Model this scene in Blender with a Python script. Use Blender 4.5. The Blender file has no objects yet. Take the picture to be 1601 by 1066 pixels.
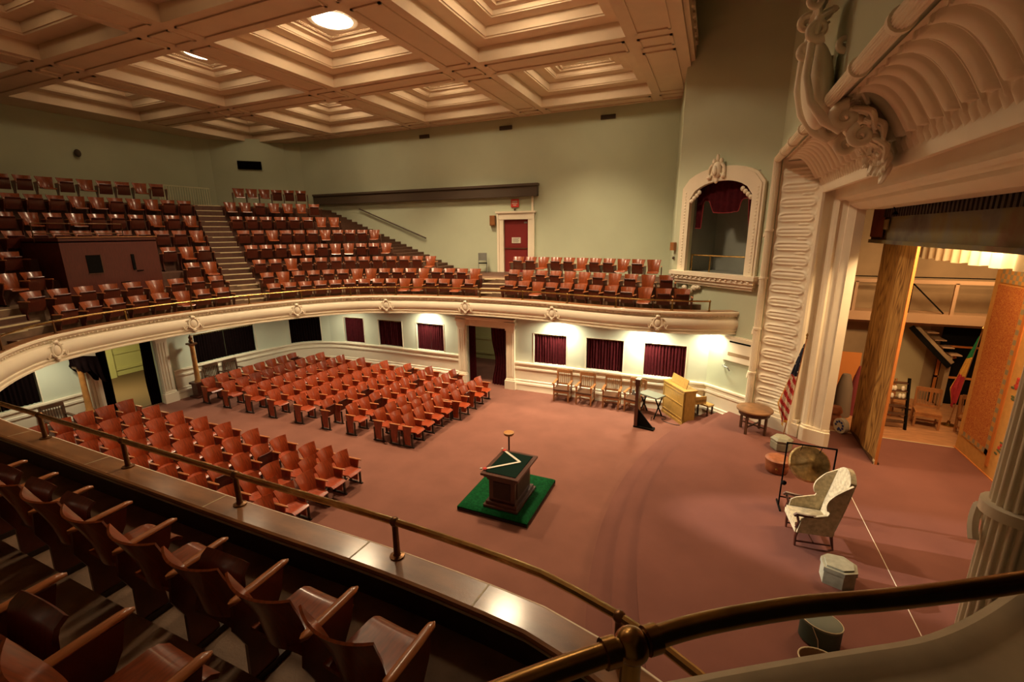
import bpy, math, random
from mathutils import Vector, Matrix
random.seed(7)
PI = math.pi
sc = bpy.context.scene
COL = sc.collection

# ------------------------------------------------------------------ camera
CAM = Vector((0, 0, 5.906))
YAW, PITCH, ROLL, FPX = math.radians(23.74), math.radians(13.603), math.radians(-.4575), 704.07
fw = Vector((-math.sin(YAW)*math.cos(PITCH), math.cos(YAW)*math.cos(PITCH), -math.sin(PITCH)))
rt = Vector((math.cos(YAW), math.sin(YAW), 0)); up = rt.cross(fw)
rt, up = rt*math.cos(ROLL)+up*math.sin(ROLL), up*math.cos(ROLL)-rt*math.sin(ROLL)
cd = bpy.data.cameras.new('camera'); cam = bpy.data.objects.new('camera', cd); COL.objects.link(cam)
cd.sensor_width = 36; cd.lens = FPX/1601*36; cd.clip_start = .05; cd.clip_end = 200
cam.matrix_world = Matrix.Translation(CAM) @ Matrix((rt, up, -fw)).transposed().to_4x4()
sc.camera = cam
def px(x, y, z):
    d = Vector((x, y, z))-CAM; w = d.dot(fw)
    if w <= .05: return (-9999, -9999)
    return 800.5+FPX*d.dot(rt)/w, 533-FPX*d.dot(up)/w
def inview(x, y, z, m=45):
    a, b = px(x, y, z); return -m < a < 1601+m and -m < b < 1066+m

# ------------------------------------------------------------------ world, exposure
w = bpy.data.worlds.new('world'); sc.world = w; w.use_nodes = True
w.node_tree.nodes['Background'].inputs[0].default_value = (1, .8, .6, 1)
w.node_tree.nodes['Background'].inputs[1].default_value = .004
sc.view_settings.view_transform = 'Standard'; sc.view_settings.look = 'None'
sc.view_settings.gamma = 1; sc.view_settings.use_curve_mapping = False
sc.view_settings.exposure = 0.0
sc.cycles.use_denoising = True
sc.cycles.max_bounces = 8; sc.cycles.diffuse_bounces = 3

def area(name, loc, size, power, col, target=None, shape='DISK', size_y=None, spread=180):
    l = bpy.data.lights.new(name, 'AREA'); l.shape = shape; l.size = size
    if size_y: l.size_y = size_y
    l.energy = power; l.color = col; l.spread = math.radians(spread)
    o = bpy.data.objects.new(name, l); COL.objects.link(o); o.location = loc
    d = (Vector(target)-Vector(loc)) if target else Vector((0, 0, -1))
    o.rotation_euler = d.to_track_quat('-Z', 'Y').to_euler(); return o
def spot(name, loc, target, power, col, angle, blend=.2, rad=.06):
    l = bpy.data.lights.new(name, 'SPOT'); l.energy = power; l.color = col; l.spot_size = math.radians(angle)
    l.spot_blend = blend; l.shadow_soft_size = rad
    o = bpy.data.objects.new(name, l); COL.objects.link(o); o.location = loc
    o.rotation_euler = (Vector(target)-Vector(loc)).to_track_quat('-Z', 'Y').to_euler(); return o
WARM = (1, .76, .47); SOFT = (1, .90, .62); STG = (1, .62, .28)
# fittings under the balcony, along the far wall (discs built further down)
UNDER = [(-4.75, 14.86, 85), (-1.75, 14.80, 100), (-10.4, 14.86, 60), (-14.3, 14.2, 35), (.2, 14.85, 32), (-16.3, 10.9, 38), (-16.6, 6.0, 30)]
for x, y, p in UNDER: area('under_balcony_light', (x, y, 2.80), .3, p, SOFT, spread=165)
area('lobby_light', (-20.3, 8.6, 2.75), .6, 120, (1, .9, .42))
area('lobby_light', (-7.6, 16.9, 2.75), .3, 16, SOFT)
# stage lighting: a batten above the wing and a work light behind the arch
area('stage_batten_light', (5.2, 11.3, 6.3), 2.6, 360, STG, (5.0, 13.5, .5), 'RECTANGLE', .4)
area('stage_batten_light', (4.4, 10.8, 6.2), .6, 110, (1, .70, .38), (3.1, 13.1, 2.2), 'RECTANGLE', .3)
area('wing_light', (7.0, 15.6, 5.6), .5, 90, STG, (6.8, 17.2, 1.5))
spot('booth_spotlight', (-16.9, 8.4, 6.6), (2.6, 8.75, .9), 22000, (1, .88, .74), 9.0, .45, .05)

# ------------------------------------------------------------------ materials
MATS = {}
def mat(name, col, rough=.6, metal=0, noise=0, scale=8, bump=0, bscale=60, col2=None, emit=None, es=0, stretch=None, coat=0, spec=None):
    m = bpy.data.materials.new(name); m.use_nodes = True; nt = m.node_tree; b = nt.nodes['Principled BSDF']
    b.inputs['Base Color'].default_value = (*col, 1); b.inputs['Roughness'].default_value = rough; b.inputs['Metallic'].default_value = metal
    if spec is not None: b.inputs['Specular IOR Level'].default_value = spec
    if coat: b.inputs['Coat Weight'].default_value = coat; b.inputs['Coat Roughness'].default_value = .15
    tc = nt.nodes.new('ShaderNodeTexCoord'); src = tc.outputs['Object']
    if stretch:
        mp = nt.nodes.new('ShaderNodeMapping'); mp.inputs['Scale'].default_value = stretch; nt.links.new(src, mp.inputs[0]); src = mp.outputs[0]
    if noise or col2:
        n = nt.nodes.new('ShaderNodeTexNoise'); n.inputs['Scale'].default_value = scale; n.inputs['Detail'].default_value = 5
        nt.links.new(src, n.inputs['Vector'])
        r = nt.nodes.new('ShaderNodeValToRGB'); nt.links.new(n.outputs['Fac'], r.inputs[0])
        c2 = col2 or tuple(c*(1-noise) for c in col); c1 = tuple(min(1, c*(1+noise*.6)) for c in col) if not col2 else col
        r.color_ramp.elements[0].position = .32; r.color_ramp.elements[1].position = .68
        r.color_ramp.elements[0].color = (*c2, 1); r.color_ramp.elements[1].color = (*c1, 1)
        nt.links.new(r.outputs[0], b.inputs['Base Color'])
    if bump:
        n2 = nt.nodes.new('ShaderNodeTexNoise'); n2.inputs['Scale'].default_value = bscale; n2.inputs['Detail'].default_value = 3
        nt.links.new(src, n2.inputs['Vector']); bp = nt.nodes.new('ShaderNodeBump'); bp.inputs['Strength'].default_value = bump; bp.inputs['Distance'].default_value = .01
        nt.links.new(n2.outputs['Fac'], bp.inputs['Height']); nt.links.new(bp.outputs[0], b.inputs['Normal'])
    if emit: b.inputs['Emission Color'].default_value = (*emit, 1); b.inputs['Emission Strength'].default_value = es
    MATS[name] = m; return m
M_carpet = mat('rose_carpet', (.235, .098, .070), .95, noise=.10, scale=1.3, bump=.5, bscale=320, spec=.1)
M_stagecarpet = mat('rose_stage_carpet', (.205, .083, .064), .95, noise=.12, scale=.9, bump=.5, bscale=320, spec=.1)
M_mint = mat('mint_wall_paint', (.56, .60, .43), .8, noise=.04, scale=.8)
M_mint_low = mat('pale_mint_paint', (.66, .70, .56), .75, noise=.03, scale=1)
M_cream = mat('cream_enamel', (.90, .79, .61), .45, noise=.04, scale=2)
M_ceil = mat('ceiling_plaster', (.78, .60, .42), .7, noise=.04, scale=2)
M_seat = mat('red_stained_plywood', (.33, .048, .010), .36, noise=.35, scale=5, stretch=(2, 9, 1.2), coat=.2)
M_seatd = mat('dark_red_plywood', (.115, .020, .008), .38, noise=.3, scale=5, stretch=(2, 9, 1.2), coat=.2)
M_seatb = mat('balcony_plywood', (.24, .048, .011), .30, noise=.35, scale=5, stretch=(2, 9, 1.2), coat=.4)  # seat plywood made darker: shade of the unlit near rows put into the colour
M_arm = mat('light_oak_arm', (.50, .17, .055), .3, noise=.25, scale=7, stretch=(1, 7, 1), coat=.4)
M_iron = mat('dark_cast_iron', (.05, .035, .025), .5, .4)
M_mahog = mat('mahogany_ledge', (.32, .14, .055), .30, noise=.3, scale=3, stretch=(1, 3, 1), coat=.5, bump=.12, bscale=90)
M_dark = mat('dark_stained_board', (.035, .014, .009), .6, noise=.2)
M_bfloor = mat('worn_balcony_boards', (.20, .115, .065), .7, noise=.35, scale=3, bump=.2)
M_riser = mat('brown_riser', (.10, .040, .022), .6, noise=.2)
M_nosing = mat('pale_step_nosing', (.62, .50, .30), .5, noise=.1)
M_brass = mat('aged_brass', (.50, .32, .11), .25, 1, noise=.25, scale=12)
M_brassn = mat('tarnished_rail_brass', (.33, .185, .060), .27, 1, noise=.3, scale=14)
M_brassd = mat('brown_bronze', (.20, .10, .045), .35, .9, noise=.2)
M_velvet = mat('oxblood_velvet', (.060, .006, .009), .9, noise=.25, scale=10, spec=.1)
M_velvetb = mat('black_velvet', (.007, .003, .003), .95, spec=.04)
M_black = mat('matt_black', (.006, .005, .004), .8, spec=.08)
M_oak = mat('golden_oak', (.36, .145, .048), .4, noise=.3, scale=6, stretch=(1, 1, .3), coat=.2)
M_oakd = mat('dark_oak', (.10, .042, .020), .45, noise=.3, scale=6)
M_organ = mat('yellow_varnished_oak', (.47, .27, .065), .35, noise=.2, scale=5, stretch=(6, 6, 1), coat=.3)
M_green = mat('emerald_plush', (.004, .065, .016), .95, noise=.4, scale=20, bump=.4, spec=.1)
M_greend = mat('dark_green_baize', (.003, .014, .008), .9, spec=.1)
M_mah2 = mat('altar_mahogany', (.075, .020, .010), .35, noise=.3, scale=6, coat=.3)
M_door = mat('maroon_door_paint', (.22, .020, .018), .45)
M_paper = mat('paper_white', (.75, .68, .55), .7)
M_red = mat('signal_red', (.6, .045, .03), .5)
M_lamp = mat('glowing_glass', (1, .9, .7), .3, emit=(1, .78, .49), es=36)
M_lamp2 = mat('glowing_glass_dim', (1, .9, .7), .3, emit=(1, .78, .49), es=15)
M_lamp3 = mat('glowing_glass_faint', (1, .9, .7), .3, emit=(1, .70, .38), es=6)
M_lamp5 = mat('glowing_glass_low', (1, .9, .7), .3, emit=(1, .74, .44), es=9)
M_lamp4 = mat('glowing_glass_mid', (1, .9, .7), .3, emit=(1, .78, .49), es=22)
M_glow = mat('soffit_lamp_glass', (1, .95, .8), .3, emit=(1, .88, .6), es=14)
M_off = mat('unlit_glass', (.5, .42, .3), .2)
M_grey = mat('grey_metal', (.28, .28, .25), .5, .3)
M_upb = mat('dark_wood_band', (.085, .055, .034), .6)
M_uph = mat('ivory_brocade', (.50, .42, .27), .8, noise=.3, scale=14, bump=.3)
M_wool = mat('sage_vinyl', (.30, .29, .21), .55, noise=.2)
M_tan = mat('tan_leather', (.36, .12, .05), .5, noise=.3)
M_bgreen = mat('bottle_green_vinyl', (.035, .06, .045), .5)
M_stgwood = mat('worn_stage_boards', (.42, .19, .08), .6, noise=.3, scale=3, stretch=(1, 8, 1))
M_plaster = mat('tan_plaster', (.36, .24, .13), .85, noise=.12, scale=2)
M_pine = mat('painted_beam', (.50, .30, .17), .6)
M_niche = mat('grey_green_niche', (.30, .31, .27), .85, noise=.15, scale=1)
M_lobby = mat('yellow_cream_panelling', (.62, .55, .24), .6)
M_brownfl = mat('brown_lobby_carpet', (.15, .08, .035), .9)

def tex_mat(name, build, rough=.8):
    m = bpy.data.materials.new(name); m.use_nodes = True; nt = m.node_tree; b = nt.nodes['Principled BSDF']; b.inputs['Roughness'].default_value = rough
    tc = nt.nodes.new('ShaderNodeTexCoord'); out = build(nt, tc.outputs['Object']); nt.links.new(out, b.inputs['Base Color']); return m
def N(nt, t, **k):
    n = nt.nodes.new(t)
    for a, v in k.items(): setattr(n, a, v)
    return n
def ramp(nt, fac, stops):
    r = nt.nodes.new('ShaderNodeValToRGB'); nt.links.new(fac, r.inputs[0]); e = r.color_ramp.elements
    while len(e) < len(stops): e.new(.5)
    for q, (p, c) in zip(e, stops): q.position = p; q.color = (*c, 1)
    return r.outputs[0]
def b_grain(nt, v):       # painted wood grain: vertical wavy cathedral figure
    mp = N(nt, 'ShaderNodeMapping'); mp.inputs['Scale'].default_value = (1, 1.3, .17); nt.links.new(v, mp.inputs[0])
    nz = N(nt, 'ShaderNodeTexNoise'); nz.inputs['Scale'].default_value = 1.5; nz.inputs['Detail'].default_value = 2; nt.links.new(mp.outputs[0], nz.inputs['Vector'])
    mu = N(nt, 'ShaderNodeMath', operation='MULTIPLY'); mu.inputs[1].default_value = 17; nt.links.new(nz.outputs['Fac'], mu.inputs[0])
    fr = N(nt, 'ShaderNodeMath', operation='PINGPONG'); fr.inputs[1].default_value = .5; nt.links.new(mu.outputs[0], fr.inputs[0])
    return ramp(nt, fr.outputs[0], [(0, (.20, .085, .02)), (.22, (.46, .24, .06)), (.5, (.60, .34, .10))])
M_grain = tex_mat('painted_wood_grain', b_grain, .6)
def b_orn(nt, v):         # red arabesque scribble on golden ground
    vo = N(nt, 'ShaderNodeTexNoise'); vo.inputs['Scale'].default_value = 11; vo.inputs['Detail'].default_value = 2; vo.inputs['Distortion'].default_value = 3; nt.links.new(v, vo.inputs['Vector'])
    return ramp(nt, vo.outputs['Fac'], [(.40, (.60, .25, .055)), (.47, (.40, .07, .02)), (.50, (.42, .08, .025)), (.56, (.62, .26, .06))])
M_orn = tex_mat('arabesque_canvas', b_orn)
def b_key(nt, v):
    c = N(nt, 'ShaderNodeTexChecker'); c.inputs['Scale'].default_value = 9; c.inputs['Color1'].default_value = (.60, .30, .07, 1); c.inputs['Color2'].default_value = (.32, .27, .17, 1); nt.links.new(v, c.inputs[0]); return c.outputs[0]
M_key = tex_mat('key_pattern_border', b_key)
M_gold = mat('golden_canvas', (.66, .36, .10), .8, noise=.08)
M_orange = mat('orange_canvas_edge', (.60, .20, .04), .8)
def b_drop(nt, v):
    n = N(nt, 'ShaderNodeTexNoise'); n.inputs['Scale'].default_value = 1.1; n.inputs['Detail'].default_value = 4; nt.links.new(v, n.inputs['Vector'])
    return ramp(nt, n.outputs['Fac'], [(.3, (.10, .07, .055)), (.45, (.17, .15, .11)), (.55, (.19, .15, .06)), (.7, (.17, .07, .03))])
M_drop = tex_mat('painted_drop_canvas', b_drop)

# ------------------------------------------------------------------ mesh helpers
class MB:
    def __init__(s): s.v = []; s.f = []; s.m = []
    def add(s, vs, fs, mi=0):
        o = len(s.v); s.v += [tuple(p) for p in vs]; s.f += [tuple(i+o for i in f) for f in fs]; s.m += [mi]*len(fs); return s
    def box(s, c, d, rz=0, mi=0, R=None):
        hx, hy, hz = d[0]/2, d[1]/2, d[2]/2; P = []
        rot = R or Matrix.Rotation(rz, 3, 'Z')
        for x in (-hx, hx):
            for y in (-hy, hy):
                for z in (-hz, hz): P.append(rot @ Vector((x, y, z))+Vector(c))
        return s.add(P, [(0, 1, 3, 2), (4, 6, 7, 5), (0, 4, 5, 1), (2, 3, 7, 6), (0, 2, 6, 4), (1, 5, 7, 3)], mi)
    def bb(s, x0, x1, y0, y1, z0, z1, mi=0): return s.box(((x0+x1)/2, (y0+y1)/2, (z0+z1)/2), (x1-x0, y1-y0, z1-z0), 0, mi)
    def bar(s, a, b, t, u=None, mi=0):
        a, b = Vector(a), Vector(b); d = b-a; q = d.to_track_quat('X', 'Z').to_matrix()
        return s.box((a+b)/2, (d.length, t, u or t), 0, mi, q)
    def prism(s, poly, z0, z1, mi=0):
        n = len(poly); P = [(x, y, z0) for x, y in poly]+[(x, y, z1) for x, y in poly]
        return s.add(P, [tuple(range(n))[::-1], tuple(range(n, 2*n))]+[(i, (i+1) % n, n+(i+1) % n, n+i) for i in range(n)], mi)
    def xprism(s, poly, x0, x1, mi=0):   # poly in (y,z)
        n = len(poly); P = [(x0, a, b) for a, b in poly]+[(x1, a, b) for a, b in poly]
        return s.add(P, [tuple(range(n))[::-1], tuple(range(n, 2*n))]+[(i, (i+1) % n, n+(i+1) % n, n+i) for i in range(n)], mi)
    def yprism(s, poly, y0, y1, mi=0):   # poly in (x,z)
        n = len(poly); P = [(a, y0, b) for a, b in poly]+[(a, y1, b) for a, b in poly]
        return s.add(P, [tuple(range(n)), tuple(range(n, 2*n))[::-1]]+[(i, (i+1) % n, n+(i+1) % n, n+i) for i in range(n)], mi)
    def tube(s, pts, r, n=8, cap=True, prof=None, closed=False, mi=0, flat=1):
        pts = [Vector(p) for p in pts]; rings = []; up0 = Vector((0, 0, 1)); L = len(pts); last = None
        for i, p in enumerate(pts):
            if closed: t = pts[(i+1) % L]-pts[i-1]
            else: t = pts[min(i+1, L-1)]-pts[max(i-1, 0)]
            t.normalize()
            if last is None: a = up0 if abs(t.z) < .9 else Vector((1, 0, 0))
            else: a = last
            u = (a-t*a.dot(t)).normalized(); last = u; v = t.cross(u)
            rr = r[i] if isinstance(r, (list, tuple)) else r
            ring = []
            for k in range(n):
                th = 2*PI*k/n; q = rr*(prof(th) if prof else 1)
                ring.append(p+u*q*math.cos(th)*flat+v*q*math.sin(th))
            rings.append(ring)
        vs = [q for r_ in rings for q in r_]; fs = []
        for i in range(L if closed else L-1):
            j = (i+1) % L
            for k in range(n): fs.append((i*n+k, i*n+(k+1) % n, j*n+(k+1) % n, j*n+k))
        if cap and not closed: fs += [tuple(range(n))[::-1], tuple(range((L-1)*n, L*n))]
        return s.add(vs, fs, mi)
    def lathe(s, prof, c=(0, 0, 0), n=20, mi=0, sx=1, sy=1):
        vs = []; fs = []; L = len(prof)
        for r, z in prof:
            for k in range(n): vs.append((c[0]+r*sx*math.cos(2*PI*k/n), c[1]+r*sy*math.sin(2*PI*k/n), c[2]+z))
        for i in range(L-1):
            for k in range(n): fs.append((i*n+k, i*n+(k+1) % n, (i+1)*n+(k+1) % n, (i+1)*n+k))
        fs += [tuple(range(n))[::-1], tuple(range((L-1)*n, L*n))]
        return s.add(vs, fs, mi)
    def grid(s, f, nu, nv, th=0, mi=0, wrap=False):
        P = [[Vector(f(i/nu, j/nv)) for j in range(nv+1)] for i in range(nu+1)]
        vs = [P[i][j] for i in range(nu+1) for j in range(nv+1)]; W = nv+1
        fs = [(i*W+j, (i+1)*W+j, (i+1)*W+j+1, i*W+j+1) for i in range(nu) for j in range(nv)]
        if th:
            nrm = []
            for i in range(nu+1):
                for j in range(nv+1):
                    a = P[min(i+1, nu)][j]-P[max(i-1, 0)][j]; b = P[i][min(j+1, nv)]-P[i][max(j-1, 0)]; q = a.cross(b)
                    nrm.append(q.normalized() if q.length > 1e-9 else Vector((0, 0, 1)))
            o = len(vs); vs = vs+[vs[k]-nrm[k]*th for k in range(o)]
            fs = fs+[tuple(k+o for k in f_)[::-1] for f_ in fs]
            e = [i*W for i in range(nu+1)]; g = [i*W+nv for i in range(nu+1)]
            for a, b in zip(e[:-1], e[1:]): fs.append((b, a, a+o, b+o))
            for a, b in zip(g[:-1], g[1:]): fs.append((a, b, b+o, a+o))
            for j in range(nv): fs.append((j, j+1, j+1+o, j+o)); k = nu*W+j; fs.append((k+1, k, k+o, k+1+o))
        return s.add(vs, fs, mi)
    def ell(s, c, r, n=12, m=8, R=None, mi=0):
        vs = []; fs = []
        for i in range(1, m):
            a = PI*i/m
            for k in range(n):
                b = 2*PI*k/n; p = Vector((r[0]*math.sin(a)*math.cos(b), r[1]*math.sin(a)*math.sin(b), r[2]*math.cos(a)))
                vs.append((R @ p if R else p)+Vector(c))
        t = len(vs); a = Vector((0, 0, r[2])); vs.append((R @ a if R else a)+Vector(c)); vs.append((R @ -a if R else -a)+Vector(c))
        for i in range(m-2):
            for k in range(n): fs.append((i*n+k, (i+1)*n+k, (i+1)*n+(k+1) % n, i*n+(k+1) % n))
        for k in range(n): fs.append((t, k, (k+1) % n)); fs.append((t+1, (m-2)*n+(k+1) % n, (m-2)*n+k))
        return s.add(vs, fs, mi)
    def mesh(s, name, mats, smooth=False):
        me = bpy.data.meshes.new(name); me.from_pydata([tuple(p) for p in s.v], [], s.f)
        for m in (mats if isinstance(mats, (list, tuple)) else [mats]): me.materials.append(m)
        me.polygons.foreach_set('material_index', s.m)
        if smooth is not False:
            me.polygons.foreach_set('use_smooth', [True]*len(me.polygons))
            me.update()
            try: me.set_sharp_from_angle(angle=math.radians(smooth if smooth is not True else 40))
            except Exception: pass
        me.update(); return me
    def build(s, name, mats, parent=None, smooth=False, label=None):
        o = bpy.data.objects.new(name, s.mesh(name, mats, smooth)); COL.objects.link(o)
        if parent is not None: o.parent = parent
        if label: o['label'] = label
        return o
def fixn(o):
    import bmesh
    bm = bmesh.new(); bm.from_mesh(o.data); bmesh.ops.recalc_face_normals(bm, faces=bm.faces); bm.to_mesh(o.data); bm.free(); return o
def solid(o, th, off=-1):
    m = o.modifiers.new('s', 'SOLIDIFY'); m.thickness = th; m.offset = off; return o
def tag(o, label=None, cat=None, group=None, kind=None):
    if label: o['label'] = label
    if cat: o['category'] = cat
    if group: o['group'] = group
    if kind: o['kind'] = kind
    return o
def struct(o, label=None): o['kind'] = 'structure'; o['label'] = label or o.name; return o
def empty(name, loc=(0, 0, 0), rz=0):
    o = bpy.data.objects.new(name, None); COL.objects.link(o); o.location = loc; o.rotation_euler = (0, 0, rz); o.empty_display_size = .1; return o
def thing(name, label, cat, loc=(0, 0, 0), rz=0, group=None): return tag(empty(name, loc, rz), label, cat, group)
def copy_tree(o, parent=None):
    c = o.copy(); COL.objects.link(c); c.parent = parent
    for ch in list(o.children): copy_tree(ch, c)
    return c
ORD = ['zeroth', 'first', 'second', 'third', 'fourth', 'fifth', 'sixth', 'seventh', 'eighth', 'ninth', 'tenth', 'eleventh', 'twelfth', 'thirteenth', 'fourteenth', 'fifteenth', 'sixteenth', 'seventeenth', 'eighteenth', 'nineteenth', 'twentieth']
def ordn(i):
    if i <= 20: return ORD[i]
    t, u = divmod(i, 10); return {2: 'twenty', 3: 'thirty', 4: 'forty'}[t]+('-'+ORD[u] if u else '')

class Path:
    """plan polyline with arclength; nrm(s) points into the hall"""
    def __init__(p, pts, sign=1):
        p.p = [Vector((a, b)) for a, b in pts]; p.s = [0]; p.sign = sign
        for a, b in zip(p.p[:-1], p.p[1:]): p.s.append(p.s[-1]+(b-a).length)
        p.L = p.s[-1]
    def seg(p, s):
        for i in range(len(p.s)-2):
            if s < p.s[i+1]: return i
        return len(p.s)-2
    def at(p, s):
        i = p.seg(s); t = (s-p.s[i])/(p.s[i+1]-p.s[i]); return p.p[i].lerp(p.p[i+1], t)
    def tan(p, s):
        a = p.at(max(0, s-.02)); b = p.at(min(p.L, s+.02)); return (b-a).normalized()
    def nrm(p, s): t = p.tan(s); return Vector((t.y, -t.x))*p.sign
    def near(p, q):
        q = Vector(q); best = (9e9, 0)
        for i in range(len(p.p)-1):
            a, b = p.p[i], p.p[i+1]; d = b-a; t = max(0, min(1, (q-a).dot(d)/d.length_squared)); e = (a+d*t-q).length
            if e < best[0]: best = (e, p.s[i]+t*d.length)
        return best[1]
def catmull(pts, step=.25):
    P = [Vector(p) for p in pts]; P = [2*P[0]-P[1]]+P+[2*P[-1]-P[-2]]; out = []
    for i in range(1, len(P)-2):
        n = max(1, int((P[i+1]-P[i]).length/step))
        for k in range(n):
            t = k/n; a, b, c, d = P[i-1:i+3]
            out.append(.5*((2*b)+(c-a)*t+(2*a-5*b+4*c-d)*t*t+(3*b-a-3*c+d)*t**3))
    out.append(P[-2]); return out
def sweep(mb, path, prof, s0=None, s1=None, step=.3, mi=0, capped=True, base=0):
    """profile (d inward, z) swept along a path"""
    s0 = 0 if s0 is None else s0; s1 = path.L if s1 is None else s1
    ss = sorted(set([s0, s1]+[s for s in path.s if s0 < s < s1])); n = len(prof); vs = []; fs = []
    for s in ss:
        p = path.at(s); i = path.seg(s)
        nn = path.nrm(s) if 0 < s < path.L else path.nrm(s)
        for d, z in prof: vs.append((p.x+nn.x*d, p.y+nn.y*d, z+base))
    for i in range(len(ss)-1):
        for k in range(n-1): fs.append((i*n+k, (i+1)*n+k, (i+1)*n+k+1, i*n+k+1))
    if capped: fs += [tuple(range(n)), tuple(range((len(ss)-1)*n, len(ss)*n))[::-1]]
    mb.add(vs, fs, mi)
def wall(name, path, z0, z1, opens, material, th=.15, label=None):
    zs = sorted(set([z0, z1]+[z for o in opens for z in o[2:4] if z0 < z < z1])); ss = sorted(set([s for s in path.s]+[s for o in opens for s in o[:2]]))
    ss = [s for s in ss if 0 <= s <= path.L]; mb = MB(); W = len(zs)
    vs = [(path.at(s).x, path.at(s).y, z) for s in ss for z in zs]; fs = []
    for i in range(len(ss)-1):
        for j in range(W-1):
            ms, mz = (ss[i]+ss[i+1])/2, (zs[j]+zs[j+1])/2
            if any(o[0] < ms < o[1] and o[2] < mz < o[3] for o in opens): continue
            fs.append((i*W+j, (i+1)*W+j, (i+1)*W+j+1, i*W+j+1))
    mb.add(vs, fs); o = mb.build(name, material); m = o.modifiers.new('s', 'SOLIDIFY'); m.thickness = th; m.offset = 1 if path.sign < 0 else -1
    return struct(o, label)

CY = 8.49     # the hall's axis
# ================================================================== GROUND FLOOR SHELL
mb = MB(); mb.bb(-26, 3.0, 0.6, 20, -.2, 0); struct(mb.build('floor', M_carpet), 'rose carpeted hall floor')
WALLP = Path([(-17.4, 3.0), (-17.7, 4.5), (-17.75, 5.87), (-17.8, 6.66), (-17.62, 9.27), (-17.5, 11.31), (-17.3, 12.61), (-17.0, 13.8), (-16.7, 14.35), (-16.26, 14.74), (-15.65, 15.03), (-14.97, 15.19), (-12.9, 15.28), (-11.07, 15.3), (-9.11, 15.27), (-6.53, 15.2), (-4.22, 15.23), (-1.93, 15.22), (.16, 15.22)])
S = WALLP.near
# (start, end) of the curtained openings, in plan
WIN = [((-17.72, 4.2), (-17.75, 5.88), 'leftmost, half hidden behind the brass rail, left of the west doorway'),
       ((-17.55, 10.24), (-17.32, 12.55), 'widest, wide black opening right of the west doorway'),
       ((-16.93, 13.95), (-16.02, 14.84), 'in the rounded corner of the hall'),
       ((-14.95, 15.19), (-13.87, 15.24), 'narrow, first on the far wall right of the rounded corner'),
       ((-13.08, 15.28), (-11.84, 15.29), 'between two others on the far wall left of the doorway'),
       ((-11.1, 15.3), (-9.76, 15.28), 'just left of the far doorway'),
       ((-5.8, 15.22), (-4.55, 15.23), 'just right of the far doorway, above the leftmost armchair'),
       ((-3.82, 15.23), (-2.52, 15.22), 'above the middle and right armchairs by the far wall'),
       ((-1.82, 15.22), (-.5, 15.22), 'behind the yellow organ')]
ops = [(S(a), S(b), 1.13, 2.26) for a, b, _ in WIN]
DW = (S((-17.74, 7.35)), S((-17.64, 8.95))); DN = (S((-8.66, 15.27)), S((-6.92, 15.21)))
wall('wall_hall', WALLP, 0, 2.88, ops+[(DW[0], DW[1], 0, 2.42), (DN[0], DN[1], 0, 2.36)], M_mint_low, .16, 'pale mint curved wall under the balcony')
DIAGP = Path([(-1.2, 16.26), (.16, 15.22), (1.46, 14.23)])
DU = lambda u: Vector((-1.2, 16.26)).lerp(Vector((1.43, 14.25)), u/3.310)
AU0, AU1 = .59, 2.68
wall('wall_east', DIAGP, 0, 13.2, [(AU0, AU1, 4.63, 7.34)], M_mint, .12, 'mint splayed wall beside the stage')
prof_w = [(0, 1.11), (.07, 1.10), (.075, 1.05), (.04, 1.02), (.03, .99), (.03, .92), (.055, .90), (.055, .84), (.02, .82), (.02, .42), (.05, .40), (.05, .33), (.075, .30), (.085, .24), (.07, .22), (.075, .02), (.08, 0)]
for nm, a, b in (('baseboard_west', .0, DW[0]-.45), ('baseboard_north', DW[1]+.45, DN[0]-.35), ('baseboard_north_east', DN[1]+.35, WALLP.L)):
    mb = MB(); sweep(mb, WALLP, prof_w, a, b); struct(mb.build(nm, M_cream, smooth=30), 'cream moulded wainscot and baseboard')
mb = MB(); sweep(mb, DIAGP, prof_w, DIAGP.near((.16, 15.22)), DIAGP.near((1.40, 14.27))); struct(mb.build('baseboard_east', M_cream, smooth=30), 'cream wainscot below the air unit')
# windows: cream casing, curtains
def frame_on(path, s0, s1, z0, z1, w_, d, mb, d0=0):
    for a, b, c, e in ((s0-w_, s0, z0-w_, z1+w_), (s1, s1+w_, z0-w_, z1+w_), (s0-w_, s1+w_, z1, z1+w_), (s0-w_, s1+w_, z0-w_, z0)):
        sweep(mb, path, [(d0, c), (d, c), (d, e), (d0, e)], a, b)
for i, (a, b, where) in enumerate(WIN):
    s0, s1 = S(a), S(b)
    mb = MB(); frame_on(WALLP, s0, s1, 1.13, 2.26, .022, .018, mb); struct(mb.build('window_%d' % (i+1), M_cream), 'cream casing of a curtained opening')
    c = WALLP.at((s0+s1)/2)
    col, mt = ('black', M_velvetb) if i < 3 else ('dark red', M_velvet)
    t = thing('window_curtain', '%s gathered curtain, %s' % (col, where), 'curtain', (c.x, c.y, 1.13))
    nh = 2
    for h in range(nh):
        p0, p1 = s0+.01+(s1-s0-.02)*h/nh, s0+.01+(s1-s0-.02)*(h+1)/nh-.008
        def f(u, v, p0=p0, p1=p1):
            s = p0+(p1-p0)*u; q = WALLP.at(s)-WALLP.nrm(s)*(.075+.022*math.sin(s*62)+.01*math.sin(s*23+v*3)); return (q.x-c.x, q.y-c.y, .01+v*1.06+.012*math.sin(s*75)*(v > .9))
        mb = MB(); mb.grid(f, 46, 6, .006); mb.build('curtain_panel', mt, t, True)
    r = MB(); r.tube([(WALLP.at(s).x-WALLP.nrm(s).x*.07-c.x, WALLP.at(s).y-WALLP.nrm(s).y*.07-c.y, 1.09) for s in [s0+(s1-s0)*k/6 for k in range(7)]], .009, 6); r.build('curtain_rod', M_brass, t, True)
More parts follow.
